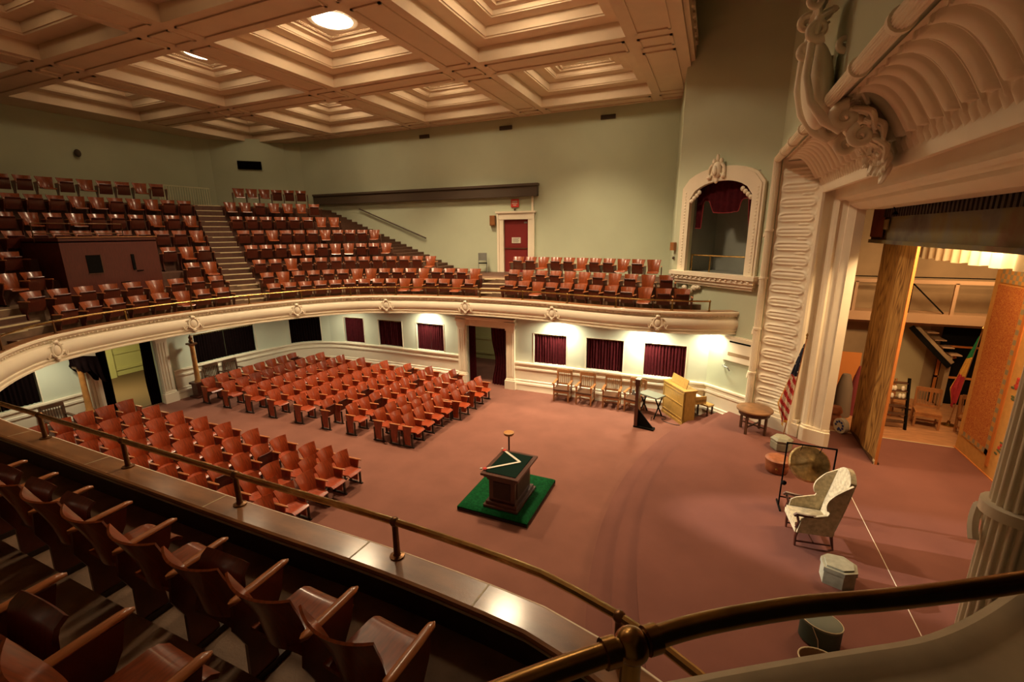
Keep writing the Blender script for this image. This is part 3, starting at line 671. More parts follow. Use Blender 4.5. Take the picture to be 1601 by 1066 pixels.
mb = MB(); mb.tube([Vector(val(k/60, 1))+Vector((-.607*.012, -.7945*.012, 0)) for k in range(61)], .012, 5); mb.build('braid', mat('crimson_braid', (.30, .03, .03), .6), o, True)
t = thing('box_rail', 'brass guard rail across the arched box opening', 'handrail', du((AU0+AU1)/2, -.15, 4.6))
L1 = Vector(t.location); mb = MB(); mb.tube([Vector(du(AU0+.02, -.15, 5.14))-L1, Vector(du(AU1-.02, -.15, 5.14))-L1], .024, 8); mb.build('rail', M_brass, t, True)
for u_ in (AU0+.04, 1.32): mb = MB(); mb.tube([Vector(du(u_, -.15, 4.6))-L1, Vector(du(u_, -.15, 5.14))-L1], .022, 8); mb.build('rail_post', M_brass, t, True)
mb = MB(); mb.box(du(.02, .07, 5.40), (.16, .12, .26), math.atan2(-.607, .7945)); tag(mb.build('wall_speaker', M_oak), 'small orange wooden box on the wall left of the arched frame', 'speaker')
mb = MB(); mb.ell(du(.03, .03, 5.02), (.05, .04, .05), 8, 6, R); tag(mb.build('light_switch', M_upb), 'small dark knob below the orange wall box', 'switch')
# wall unit, and small bracket under it
t = thing('air_unit', 'cream flat wall heater with two slotted grilles by the stage', 'heater', du(2.82-.0, 0, 2.42), math.atan2(-.607, .7945))
t.location = du(2.80, .0, 2.43)
mb = MB(); mb.bb(-.53, .53, -.09, 0, -.37, .36); mb.bb(-.56, .56, -.03, 0, -.40, .39); mb.build('casing', M_cream, t)
mb = MB(); mb.bb(-.34, .34, -.095, -.085, .20, .25); mb.build('grille', M_black, t, label='narrow black slot grille')
mb = MB(); mb.bb(-.36, .34, -.095, -.085, -.20, -.10); mb.build('grille', M_plaster, t)
mb = MB(); mb.tube([du(2.30, .06, 1.86), du(2.42, .12, 1.85), du(2.5, .12, 1.84)], .02, 6); mb.tube([du(2.5, .12, 1.84), du(2.55, .08, 1.74)], .02, 6); mb.tube([du(2.30, .0, 1.86), du(2.30, .07, 1.86)], .025, 6); tag(mb.build('wall_hook', M_grey), 'small metal hook on the wall under the heater', 'hook')

# ================================================================== STAGE PLATFORM
def arc_poly(off, x_end, y0=2.9, y1=None):
    cx, R_ = 11.4, 12.17+off; pts = []
    for k in range(60):
        a = -PI/2+PI*k/59; 
    ya, yb = 1.6, 15.6; out = []
    for k in range(61):
        y = ya+(yb-ya)*k/60; x = cx-math.sqrt(R_*R_-(y-8.4)**2); out.append((x, y))
    return out
def cliphall(poly):
    poly = clip(poly, .607, .7945, .607*.16+.7945*15.22-.01); poly = clip(poly, .607, -.7945, .607*.16-.7945*(2*CY-15.22)-.01); return poly
mb = MB()
for k, off in enumerate((.76, .38, 0)):
    a = arc_poly(off, 0); poly = a+[(2.6, 15.6), (2.6, 1.6)]; poly = cliphall(poly)
    mb.prism(poly, 0.0 if k == 0 else .15*k-.01, .15*(k+1)-.03)
    a = arc_poly(off+.055, 0); mb.prism(cliphall(a+[(2.6, 15.6), (2.6, 1.6)]), .15*(k+1)-.035, .15*(k+1))  # overhanging lip added so each step edge throws a shadow on its riser
mb.bb(2.6, 9.6, 1.0, 14.22, 0, .45)
struct(mb.build('stage_platform', M_stagecarpet), 'rose carpeted stage with three curved steps')
mb = MB(); mb.bb(2.95, 9.6, 14.22, 18.4, 0, .446); o = struct(mb.build('stage_wing_floor', M_stgwood), 'worn wooden boards of the stage wing')
mb = MB(); mb.bb(3.0, 9.6, 14.20, 14.235, .445, .452); mb.build('metal_edging', M_nosing, o)
mb = MB(); mb.box((3.10, 7.5, .4525), (.011, 8.4, .004), -.004); tag(mb.build('floor_tape', M_paper), 'thin pale tape line running along the stage carpet', 'tape')

# ================================================================== PROSCENIUM
def ysd(x): return 14.26-.757*(x-1.41)
def ztp(x):
    t = (x-1.41)/.96; return 7.69-.84*(t**1.9) if 0 <= t <= 1 else 7.69
def rib(a, b):    # raised looped tongue, a across 0..1, b along the pitch 0..1
    X, Yv = a*.92, (b-.40)*.37; x0, x1, r = .20, .70, .095; cx = max(x0, min(x1, X)); d = math.hypot(X-cx, Yv)
    h = .045*math.exp(-((d-r)/.028)**2)
    if d < r: h = max(h, .012+.03*math.exp(-(Yv/.035)**2))
    if .42 < X < .80:
        e = math.hypot((X-.60)/.12, ((b-.92 if b > .5 else b+.08)*.37)/.032)
        if e < 1: h = max(h, .04*math.sqrt(1-e*e))
    if a > .90: h = max(h, .03*abs(math.sin(b*PI*2)))
    return h
def rib_t(a, b):
    h = 0
    if .08 < a < .88:
        e = min(1, (a-.08)/.09, (.88-a)/.07); lim = math.sqrt(max(0, 1-(1-e)**2)); bb = abs(b-.40)/.33
        if bb < lim: h = .085*math.sqrt(max(0, 1-(bb/max(lim, .01))**2))**.7
    c = abs(b-.90 if b > .4 else b+.10)/.07
    if .3 < a < .93 and c < 1: h = max(h, .04*math.sqrt(1-c*c))
    if a > .90: h = max(h, .045*abs(math.sin(b*PI*2)))
    return h
pz = 0.37
mbp = MB()
for mir in (0, 1):
    npz = 19; z0 = .52
    def f(u, v, mir=mir):
        x = 1.42+(2.34-1.42)*u; zz = z0+(7.85-z0)*v; ph = ((zz-z0)/pz) % 1; rec = .10*math.sin(PI*u); ztop = ztp(x)+.16*math.sin(PI*u)
        zz = min(zz, ztop); h = rib(u, ph)-rec; y = ysd(x); x -= .607*h; y -= .7945*h
        return (x, y if not mir else 2*CY-y, zz)
    mbp.grid(f, 36, 360 if not mir else 60)
    base = [(1.34, 14.34), (1.42, 14.16), (2.50, 13.35), (2.60, 13.50), (1.5, 14.4)]
    if mir: base = [(x, 2*CY-y) for x, y in base][::-1]
    mbp.prism(base, .44, .80); base2 = [(1.37, 14.33), (1.43, 14.20), (2.46, 13.41), (2.56, 13.52), (1.5, 14.4)]
    if mir: base2 = [(x, 2*CY-y) for x, y in base2][::-1]
    mbp.prism(base2, .80, .90)
ya, yb = ysd(1.5), 2*CY-ysd(1.5)
def ftop(u, v):
    x = 1.50+(2.32-1.50)*u; y = ya+(yb-ya)*v; yl, yh = 2*CY-ysd(x), ysd(x); y = max(yl, min(yh, y)); ph = ((ya-y)/pz) % 1
    h = rib_t(u, ph); zt = ztp(x)+.16*math.sin(PI*u)
    dz = -.84/.96*1.9*((x-1.41)/.96)**.9; n = Vector((dz, 0, -1)).normalized()
    return (x+n.x*h, y, zt+n.z*h)
mbp.grid(ftop, 36, 620)
pro = struct(mbp.build('proscenium_arch', M_cream, smooth=50), 'cream ribbed proscenium surround of the stage')
# mouldings and pier: profile in x, swept up, over and down with mitred corners
def miter(prof, z0, mbx):     # prof: list of (x, k) where k = outward stand-off from the splay plane
    rows = []
    for x, k in prof:
        y = ysd(x)-k*.8; xx = x-k*.6; zt = (6.85+(x-2.37)*-.78 if x > 2.37 else ztp(x))-k; rows.append([(xx, y, z0), (xx, y, zt), (xx, 2*CY-y, zt), (xx, 2*CY-y, z0)])
    n = len(rows)
    vs = [p for r in rows for p in r]; fs = []
    for i in range(n-1):
        for k in range(3): fs.append((i*4+k, i*4+k+1, (i+1)*4+k+1, (i+1)*4+k))
    mbx.add(vs, fs)
mb = MB()
miter([(2.28, -.03), (2.30, .06), (2.36, .09), (2.40, .06), (2.42, -.05), (2.45, -.10), (2.50, -.12), (2.55, -.06), (2.57, .0), (2.60, .02), (2.62, .05), (2.68, .05), (2.70, .0), (2.76, -.02), (2.80, -.02), (2.83, .02), (2.95, .02), (3.02, 0)], .45, mb)
o = mb.build('inner_architrave', M_cream, pro, 35)
# jamb and head reveal going back to the stage
mb = MB(); yj = ysd(3.02); zj = 6.85-.65*.78
for sg in (0, 1):
    y_ = yj if not sg else 2*CY-yj; s_ = 1 if not sg else -1
    mb.bb(2.95, 3.13, min(y_, y_+s_*.3), max(y_, y_+s_*.3), .44, zj+.3)
    mb.bb(3.0, 3.10, min(y_+s_*.3, y_+s_*1.3), max(y_+s_*.3, y_+s_*1.3), .44, zj+1.5)
    bs = [(2.52, ysd(2.52)-.14), (2.60, ysd(2.6)-.20), (3.04, yj-.08), (3.15, yj-.05), (3.15, yj+.3), (2.7, 13.6)]
    if sg: bs = [(x, 2*CY-y) for x, y in bs][::-1]
    mb.prism(bs, .44, .82); b2 = [(x+(.03 if x < 3 else 0), (y+.05 if not sg else y-.05) if i < 4 and not sg or sg and i > 1 else y) for i, (x, y) in enumerate(bs)]
    mb.prism(b2, .82, .88)
mb.bb(3.0, 3.45, 2*CY-yj, yj, zj, zj+.2); mb.bb(3.2, 3.45, 2*CY-yj-.5, yj+.5, zj+.1, 8)
mb.build('stage_reveal', M_cream, pro, 30)
# reeded outer roll with ribbon ties
reed = lambda th: .88+.2*abs(math.cos(th*9))**.6
for nm, pts in (('reeded_roll', [(1.34, 14.22, z) for z in (.5, 2, 3.5, 5, 6.5, 7.69)]), ('reeded_roll', [(1.34, y, 7.69) for y in (14.22, 11, 8.5, 6, 2.62)]), ('reeded_roll', [(1.41, 2.64, z) for z in (7.69, 6.5, 5, 3.5, 2, .5)])):
    mb = MB(); mb.tube(pts, .085 if pts[0][1] > 5 or pts[0][2] == pts[-1][2] else .095, 126, prof=reed)
    ring = [(z, 0) for z in ((1.9, 3.2, 4.62, 5.9) if pts[0][2] != pts[-1][2] else ())]
    for z, _ in ring:
        R_ = .12 if pts[0][1] < 5 else .10
        p = (pts[0][0], pts[0][1])
        mb.lathe([(R_*.9, -.03), (R_+.012, -.026), (R_+.012, .026), (R_*.9, .03)], (*p, z), 20)
        for sg in (-1, 1): mb.tube([(p[0]+(R_+.01)*math.cos(a+2.4), p[1]+(R_+.01)*math.sin(a+2.4), z-.04-.14*k/5) for k, a in enumerate([sg*.16*q for q in range(6)])], .022, 6)
    if not ring:
        for y in (12.9, 11.6, 10.3, 6.8, 5.5, 4.2): mb.tube([(1.34, y-.04, 7.69), (1.34, y+.04, 7.69)], .115, 16)
    mb.build(nm, M_cream, pro, 25)
# cartouche crest over the arch
crt = thing('crest_cartouche', 'big cream carved shield cartouche with scrolls and leaves over the arch', 'carving', (1.2, 8.5, 7.4))
O = Vector((1.2, 8.5, 7.4))
def E_(mbx, x, y, z, r, tilt=0, n=14, m=9): mbx.ell(Vector((x, y, z))-O, r, n, m, Matrix.Rotation(tilt, 3, 'Y'))
mb = MB(); E_(mb, 1.19, 8.5, 7.95, (.20, .38, .60), -.14, 24, 16); mb.build('shield', M_cream, crt, True)
def spiral(mbx, c, r0, turns, w, n=36, sg=1, st=0):
    P = []; Rr = []
    for k in range(n):
        t = k/(n-1); r = r0*(1-.85*t); a = st+sg*turns*2*PI*t
        P.append(Vector(c)-O+Vector((r*math.cos(a), .07*t, r*math.sin(a)))); Rr.append(w*(1-.45*t))
    mbx.tube(P, Rr, 10)
for y in (8.10, 8.90):
    for (x, z, r0, w, st, sg) in ((1.52, 7.42, .17, .075, 1.5, 1), (1.06, 8.56, .13, .06, -1, -1), (1.74, 7.17, .14, .06, 2, 1), (1.40, 8.35, .11, .05, 0, -1), (1.0, 8.93, .11, .05, 1, 1), (1.62, 7.75, .10, .045, 0, 1)):
        mb = MB(); spiral(mb, (x, y-.03, z), r0, 1.5, w, st=st, sg=sg); mb.build('scroll', M_cream, crt, True)
    mb = MB(); mb.tube([Vector(p)-O for p in ((1.06, y, 8.72), (1.0, y, 8.4), (.99, y, 8.0), (1.08, y, 7.66), (1.28, y, 7.40), (1.5, y, 7.25))], [.06, .055, .05, .055, .07, .06], 10); mb.build('strapwork', M_cream, crt, True)
rnd = random.Random(3)
def leaf(x, y, z, L_, ang, w, yaw=0):
    mbx = MB(); M_ = Matrix.Rotation(yaw, 3, 'Z') @ Matrix.Rotation(ang, 3, 'Y')
    def f(u, v):
        t = u; ww = w*(math.sin(PI*min(1, t*.9+.08))**.7)*(1+.14*abs(math.sin(t*13))); q = (v-.5)*2
        curl = .42*L_*max(0, t-.55)**1.5*2
        return Vector((x, y, z))-O+M_ @ Vector((L_*t*(1-.15*t), q*ww, .12*L_*math.sin(t*PI)-.25*ww*q*q+.018*math.cos(q*9)-curl))
    mbx.grid(f, 16, 10, .035); mbx.build('acanthus_leaf', M_cream, crt, 70)
for row, (x, z, L_, ang, n_) in enumerate(((1.50, 7.72, .42, .25, 6), (1.62, 7.52, .46, .50, 7), (1.78, 7.34, .44, .70, 6), (1.90, 7.14, .42, .85, 6), (2.02, 6.98, .36, 1.0, 5))):
    for q in range(n_):
        e = q-(n_-1)/2; leaf(x+.05*rnd.random()-.02*abs(e), 8.5+e*.15, z+.06*rnd.random(), L_*(.9+.2*rnd.random()), ang+.15*rnd.random()-.07, .105, e*.14)
leaf(2.05, 8.5, 6.98, .50, 1.02, .19)
for q in range(9): mb = MB(); E_(mb, 1.50+.12*(q % 3), 8.22+.07*q, 7.62-.12*(q % 3)+.05*rnd.random(), (.085, .085, .07)); mb.build('fruit', M_cream, crt, True)
for q in range(7): e = q-3; leaf(1.08, 8.5+e*.11, 8.50+.05*(3-abs(e)), .40, -1.35, .09, e*.12)
for q in range(5): e = q-2; leaf(1.06, 8.5+e*.11, 8.78, .34, -1.5, .08, e*.15)
for q in range(4): mb = MB(); E_(mb, 1.62+.02*q, 8.2+q*.2, 8.22, (.12, .10, .14)); mb.build('pod', M_cream, crt, True)

# ================================================================== STAGE INTERIOR
mb = MB(); mb.bb(3.0, 9.6, 18.2, 18.35, 0, 8); struct(mb.build('wall_stage_north', M_plaster), 'tan plaster wall at the end of the wing')
mb = MB(); mb.bb(9.5, 9.6, 1, 18.3, 0, 8); mb.bb(3.02, 3.08, 14.0, 18.3, .44, 8); mb.bb(3.02, 3.08, 1.2, 3.0, .44, 8); struct(mb.build('wall_stage_east', mat('mauve_grey_plaster', (.20, .12, .11), .9)), 'stage back and side walls')
mb = MB(); mb.bb(3.3, 9.6, 1, 18.3, 8, 8.1); struct(mb.build('ceiling_stage', M_dark), 'stage loft ceiling')
def flat(name, label, x, y0, y1, z1, mats, rows, cat='scenery flat'):
    t = thing(name, label, cat, (x, (y0+y1)/2, .45)); return t
t = flat('scenery_flat', 'tall canvas flat painted with brown wood grain, nearest the arch', 4.0, 12.46, 14.4, 6.3, None, None); h = 5.6
def f(u, v): return (.03*math.sin(u*11), -1.0+2.0*u, v*h)
mb = MB(); mb.grid(f, 24, 12, .03); mb.build('canvas', M_grain, t, True)
mb = MB(); mb.bb(-.03, .02, -1.05, -1.0, 0, h); mb.build('edge_batten', M_orange, t); mb = MB(); mb.bb(-.06, .06, -1.04, 1.0, 0, .05); mb.build('foot_batten', M_oakd, t)
mb = MB(); mb.bb(-.05, -.03, -1.05, -.95, .0, .10); mb.build('floor_bracket', M_nosing, t)
t = flat('scenery_flat', 'golden canvas flat with red arabesque panel and flowers, right side', 6.15, 11.5, 14.3, 5.2, None, None)
B = 14.25-12.9
mb = MB(); mb.bb(-.02, .03, -1.5, 1.35, 0, 5.0); mb.build('canvas', M_gold, t)
mb = MB(); mb.bb(-.035, -.02, .12, 1.15, .55, 4.2); mb.build('arabesque_panel', M_orn, t)
mb = MB(); mb.bb(-.045, -.03, .22, 1.05, .70, 4.05, ); 
mb = MB()
for a, b, c, d in ((.0, .12, .42, 4.5), (0, 1.15, .42, .55), (0, 1.15, 4.25, 4.55)): mb.bb(-.034, -.02, a, b, c, d)
mb.build('key_border', M_key, t)
mb = MB(); mb.bb(-.04, .03, -.12, -.02, .2, 5.0); mb.bb(-.04, .04, -1.52, 1.38, -.0, .02); mb.bb(-.045, -.02, -.5, 1.35, 4.6, 4.95); mb.build('orange_strip', M_orange, t)
M_flow = mat('painted_red_petals', (.55, .05, .03), .8); M_leafp = mat('painted_green_leaves', (.12, .14, .06), .8)
for cz in (.75, 2.05, 3.3):
    mb = MB(); rr = random.Random(int(cz*10))
    for k in range(18): mb.ell((-.025, -.62+.5*rr.random()-.2, cz+.35*rr.random()), (.008, .05, .045), 7, 4)
    mb.build('painted_flowers', M_flow, t)
    mb = MB()
    for k in range(14): mb.ell((-.024, -.66+.6*rr.random()-.2, cz-.2+.5*rr.random()), (.006, .07, .03), 7, 4)
    mb.build('painted_leaves', M_leafp, t)
# overhead borders
def hang(u, v, x, y0, y1, z0, z1, a, k, sag=0): return (x+a*math.sin(u*k), y0+(y1-y0)*u, z0+(z1-z0)*v-sag*(1-v)*abs(math.sin(u*47)))
mb = MB(); mb.grid(lambda u, v: hang(u, v, 3.62, 14.3, 3.0, 5.62, 6.75, .02, 30, .05), 90, 6, .01)
o = mb.build('stage_border', M_drop, smooth=True); tag(o, 'dark painted canvas border hanging at top of the stage opening', 'stage border')
mb = MB(); mb.bb(3.55, 3.60, 3.0, 14.2, 5.58, 5.66); mb.build('bottom_batten', M_drop, o)
mb = MB()
for k in range(70):
    y = 13.3-.145*k; mb.box((3.56, y, 6.40-.0), (.03, .07, .46), 0)
mb.build('ribbed_flounce', mat('dark_grey_slats', (.06, .04, .03), .8), o)
mb = MB(); mb.grid(lambda u, v: (3.585-.01*math.sin(u*20), 14.28-.95*u, 5.72+.95*v), 10, 4, .008); mb.build('red_corner_swag', mat('faded_red_canvas', (.26, .06, .025), .8), o, True)
mb = MB(); mb.bb(3.55, 3.575, 13.0, 13.25, 5.9, 6.12); mb.build('yellow_patch', mat('faded_yellow_canvas', (.36, .26, .10), .8), o)
mb = MB(); mb.lathe([(.01, .06), (.03, .05), (.05, 0), (.055, -.01)], (3.35, 11.9, 6.20), 12); mb.tube([(3.35, 11.9, 6.25), (3.3, 11.9, 6.36)], .01, 6); tag(mb.build('hanging_lamp', M_black), 'small dark bell-shaped fitting hooked under the arch', 'lamp')
mb = MB(); mb.grid(lambda u, v: hang(u, v, 4.75, 14.6, 3.0, 5.22, 6.3, .05, 190, .03), 420, 4, .01); tag(mb.build('pleated_border', mat('ivory_pleated_cloth', (.72, .58, .36), .8), smooth=True), 'bright ivory pleated cloth border over the stage', 'stage border')
# far catwalk
t = thing('catwalk', 'cream wooden catwalk with railing across the wing wall', 'catwalk', (6.6, 17.7, 3.3)); 
mb = MB(); mb.bb(-3.1, 2.9, -.5, .45, 0, .08); mb.bb(-3.1, 2.9, -.55, -.45, -.16, .12); mb.build('deck', M_pine, t)
mb = MB(); mb.bb(-3.1, 2.9, -.54, -.48, 1.02, 1.13); mb.build('top_rail', M_pine, t)
for x in (-2.4, .0, 2.3): mb = MB(); mb.bb(x-.04, x+.04, -.54, -.47, .1, 1.05); mb.build('rail_post', M_pine, t)
mb = MB(); mb.bar((-.95, -.3, .1), (-.95, -.3, 1.05), .035); mb.bar((-.95, -.3, 1.0), (-.1, -.3, .12), .035); mb.bar((1.35, -.2, .1), (1.6, -.2, 1.05), .05); mb.bar((1.65, -.2, .1), (1.75, -.2, 1.05), .05); mb.bar((-3, -.5, 1.2), (2.8, -.5, 1.2), .03); mb.build('black_pipework', M_black, t)
mb = MB(); mb.bar((-3, -.2, -.25), (2.9, -.2, -.25), .06); mb.build('support_pipe', M_pine, t)
t = thing('wing_stair', 'dark-edged wooden stair under the catwalk against tan wall', 'stair', (6.4, 17.6, 2.4))
mb = MB(); mb.bar((-.55, -.1, .55), (.55, -.1, -.62), .06, .14); mb.build('stringer', M_black, t)
mb = MB(); mb.bar((-.5, .12, .66), (.62, .12, -.50), .42, .10); mb.build('soffit_board', M_plaster, t)
for k in range(5): mb = MB(); mb.bb(-.34+.22*k, -.06+.22*k, -.06, .34, .60-.22*k, .63-.22*k); mb.build('tread', M_pine, t)
mb = MB(); mb.bb(.5, .62, -.02, .3, -1.9, -.3); mb.build('post', M_plaster, t)
t = thing('glazed_screen', 'black glazed screen with orange wooden bars behind the striped flag', 'screen', (7.45, 18.0, .45))
mb = MB(); mb.bb(-.62, .9, 0, .05, 0, 2.75); mb.build('dark_glass', M_black, t)
mb = MB()
for x in (-.62, .55): mb.bb(x, x+.07, -.04, 0, 0, 1.9)
for z in (.85, 1.85): mb.bb(-.62, .9, -.04, 0, z, z+.06)
mb.bar((-.6, -.03, 1.35), (-.2, -.03, 1.55), .05); mb.build('wooden_bars', M_orange, t)
mb = MB(); mb.bb(5.15, 6.55, 18.12, 18.19, .45, 3.0); tag(mb.build('pale_wall_board', mat('pale_plaster_board', (.46, .38, .22), .8)), 'pale plaster board leaning on the wing wall behind the ladder', 'board')
# step ladder / rack
t = thing('ladder_rack', 'black ladder-like rack with small items beside the wood grain flat', 'rack', (5.08, 15.15, .446), .1)
for x in (-.24, .22): mb = MB(); mb.bar((x*1.15, -.12, 0), (x*.95, .06, 1.45), .05, .06); mb.build('side_rail', M_black, t)
for k in range(6): mb = MB(); mb.bb(-.24, .24, -.10+.025*k, .08+.02*k, .18+.22*k, .21+.22*k); mb.build('shelf', M_oakd, t)
for x, z in ((-.12, .87), (.06, .87), (.14, .87), (-.08, 1.09), (.10, 1.09), (-.15, 1.09)): mb = MB(); mb.lathe([(.03, 0), (.045, .03), (.04, .10), (.02, .13)], (x, .05, z-.0), 8); o = mb.build('small_jar', M_paper, t, True)
# left wing props
t = thing('painted_drum', 'round white drum with blue flowers standing on edge in wing', 'drum', (3.66, 14.16, .446), .5)
mb = MB(); mb.tube([(-.06, 0, .21), (.06, 0, .21)], .21, 24); mb.build('shell', M_paper, t, 40)
mb = MB()
for k in range(9): mb.ell((-.065, .12*math.cos(k*.7)*(1 if k < 8 else 0), .21+.12*math.sin(k*.7)), (.01, .04, .035), 8, 4)
mb.build('blue_flowers', mat('cobalt_paint', (.03, .06, .28), .5), t)
mb = MB(); mb.lathe([(.22, 0), (.24, .05), (.20, .9), (.12, 1.25), (.10, 1.3)], (3.95, 15.6, .446), 14); tag(mb.build('draped_garment', mat('grey_brown_cloth', (.17, .12, .08), .9), smooth=True), 'grey-brown draped garment bundle behind the wood grain flat', 'costume')
mb = MB(); mb.lathe([(.24, 0), (.22, .3), (.15, 1.1), (.06, 1.5)], (4.35, 15.9, .446), 14); tag(mb.build('draped_garment', mat('dull_red_cloth', (.22, .03, .03), .9), smooth=True), 'dark red draped garment beside the grey-brown bundle in wing', 'costume')
mb = MB(); mb.lathe([(.13, 0), (.16, .05), (.16, .25), (.10, .36)], (3.62, 14.75, .446), 14); mb.lathe([(.15, .36), (.17, .42), (.12, .55)], (3.62, 14.75, .446), 14); tag(mb.build('upholstered_stool', M_tan, smooth=True), 'small round padded stool just behind the stage pier', 'stool')
mb = MB(); mb.bb(3.6, 4.6, 17.0, 17.06, .5, 2.1); tag(mb.build('orange_panel', M_orange), 'plain orange panel standing at back of left wing', 'panel')
mb = MB(); mb.ell((4.0, 15.9, 2.0), (.16, .12, .16)); mb.box((4.0, 15.9, 1.75), (.1, .1, .3)); 

# ================================================================== FLAGS
def flag(name, label, base, top, cols, pick, hlen, wmax, gold=True, seedv=0):
    t = thing(name, label, 'flag', base); H = top[2]-base[2]; lx, ly = top[0]-base[0], top[1]-base[1]
    mb = MB(); mb.tube([(0, 0, .03), (lx, ly, H)], .014, 8); mb.build('pole', M_oak, t, True)
    mb = MB(); mb.lathe([(.006, .16), (.03, .10), (.012, .06), (.022, .03), (.012, 0)][::-1], (lx, ly, H), 8); mb.build('finial', M_brass, t, True)
    mb = MB(); mb.lathe([(.16, 0), (.16, .03), (.05, .06), (.03, .14)], (0, 0, 0), 16); mb.build('stand', M_brass, t, True)
    mb = MB(); nu, nv = 34, 60
    def f(u, v):
        z = H-.12-hlen*v; w_ = wmax*(.10+.90*min(1, v*1.45))*(1 if v < .72 else 1-.85*(v-.72)/.28*u)
        k = z/H; x = lx*k+u*w_*.85*seedv[0]; y = ly*k+u*w_*.85*seedv[1]; fold = .045*math.sin(u*15+v*5)*min(1, v*3)
        return (x+fold*seedv[1], y-fold*seedv[0], z+.25*(1-u)*v*wmax-.18*u*v*0)
    P = [[f(i/nu, j/nv) for j in range(nv+1)] for i in range(nu+1)]; W = nv+1
    for i in range(nu):
        for j in range(nv):
            mb.add([P[i][j], P[i+1][j], P[i+1][j+1], P[i][j+1]], [(0, 1, 2, 3)], pick(i/nu, j/nv))
    o = mb.build('cloth', cols, t, True); solid(o, .004, 0)
    return t
def starpick(u, v):
    if v < .40 - .05*u:
        return 1 if (int(u*9) % 3 == 1 and int(v*60) % 6 == 2) else 0
    if u > .93 or v > .96: return 3
    return 2 if int((v*1.0+.22*u)*17) % 2 == 0 else 1
M_navy = mat('navy_cloth', (.015, .02, .05), .8); M_white = mat('white_cloth', (.72, .62, .50), .8); M_fred = mat('flag_red_cloth', (.50, .03, .04), .8); M_fgold = mat('gold_fringe', (.75, .40, .06), .6)
flag('national_flag', 'red, white and navy starred striped flag drooping from pole by pier', (2.13, 12.98, .45), (2.36, 13.1, 3.22), [M_navy, M_white, M_fred, M_fgold], starpick, 2.25, .50, seedv=(-.75, -.2))
M_fgreen = mat('flag_green_cloth', (.01, .20, .06), .8); M_fyel = mat('flag_yellow_cloth', (.75, .40, .06), .8)
flag('tricolour_flag', 'green, yellow and red flag drooping from pole in the wing', (6.58, 15.9, .446), (6.80, 15.85, 3.2), [M_fgreen, M_fyel, M_fred], lambda u, v: 0 if v < .28+.02*u else (1 if v < .60-.12*u or u > .95 else 2), 2.1, .62, seedv=(-.55, -.2))

# ================================================================== SLATTED OAK ARMCHAIRS
def oak_chair(parent_name, arms=True, mt=M_oak, seatm=M_oakd, slats=7):
    t = empty(parent_name)
    for x in (-.26, .26):
        for y, h in ((-.22, .66 if arms else .42), (.22, 1.04)):
            mb = MB(); mb.box((x, y+(.05 if h > 1 else 0), h/2), (.05, .05, h), 0, 0, Matrix.Rotation(-.06 if h > 1 else 0, 3, 'X')); mb.build('leg', mt, t)
    mb = MB(); mb.bb(-.28, .28, -.26, .24, .41, .46); mb.build('seat', seatm, t)
    mb = MB(); mb.bb(-.28, .28, -.25, -.21, .33, .41); mb.bb(-.24, .24, .20, .23, .33, .41); mb.build('apron', mt, t)
    mb = MB(); mb.bb(-.28, -.25, -.2, .2, .14, .19); mb.bb(.25, .28, -.2, .2, .14, .19); mb.bb(-.26, .26, -.02, .02, .14, .18); mb.build('stretcher', mt, t)
    mb = MB(); mb.bb(-.25, .25, .255, .29, .94, 1.06); mb.build('back_rail', mt, t); mb = MB(); mb.bb(-.25, .25, .235, .265, .50, .56); mb.build('back_rail', mt, t)
    for k in range(slats): x = -.21+.42*k/(slats-1); mb = MB(); mb.bar((x, .25, .55), (x, .275, .95), .012, .035); mb.build('back_slat', mt, t)
    if arms:
        for x in (-.28, .28): mb = MB(); mb.bb(x-.04, x+.04, -.29, .26, .655, .685); mb.build('armrest', mt, t)
    return t
ch = oak_chair('oak_armchair')
places = [((-4.52, 14.76, 0), 0.05, 'slatted oak armchair by the far wall, leftmost of the row of four'), ((-3.68, 14.74, 0), -.02, 'slatted oak armchair by the far wall, second from left of the row'), ((-2.76, 14.78, 0), .04, 'slatted oak armchair by the far wall, third from left of the row'), ((-1.98, 14.72, 0), -.2, 'slatted oak armchair half hidden behind the tall dark stand')]
for i, (l, r, lab) in enumerate(places):
    c = ch if i == 0 else copy_tree(ch); c.location = l; c.rotation_euler = (0, 0, r); tag(c, lab, 'chair', 'oak armchairs along the far wall')
ch2 = oak_chair('oak_side_chair', False, M_oak, M_oak, 8)
for i, (l, r, lab) in enumerate([((5.95, 15.62, .446), -.2, 'slatted oak chair in the stage wing, left of the drooping flag'), ((6.85, 15.25, .446), .1, 'slatted oak chair in the wing, partly behind the golden flat'), ((5.62, 16.25, .446), 1.2, 'slatted chair at the back of the wing near the pale board')]):
    c = ch2 if i == 0 else copy_tree(ch2); c.location = l; c.rotation_euler = (0, 0, r); tag(c, lab, 'chair', 'oak chairs in the stage wing')
ch3 = oak_chair('dark_oak_armchair', True, M_oakd, M_oakd, 8)
for i, (l, r, lab) in enumerate([((-17.15, 10.62, 0), -PI/2+PI, 'dark slatted armchair right of the torch pillar, nearer the doorway'), ((-17.1, 11.35, 0), PI/2, 'dark slatted armchair under the widest black opening'), ((-17.3, 5.98, 0), PI/2, 'dark slatted armchair left of the cloth draped pillar')]):
    c = ch3 if i == 0 else copy_tree(ch3); c.location = l; c.rotation_euler = (0, 0, PI/2); c.rotation_euler = (0, 0, PI/2); tag(c, lab, 'chair', 'dark armchairs by the west wall')
t = thing('folding_chair', 'grey green metal chair standing left of the balcony door', 'chair', (-9.95, 19.25, 4.05), .5)
mb = MB(); mb.grid(lambda u, v: (-.2+.4*u, .17+.04*math.sin(PI*u), .55+.35*v), 8, 4, .015); mb.build('backrest', M_grey, t, True)
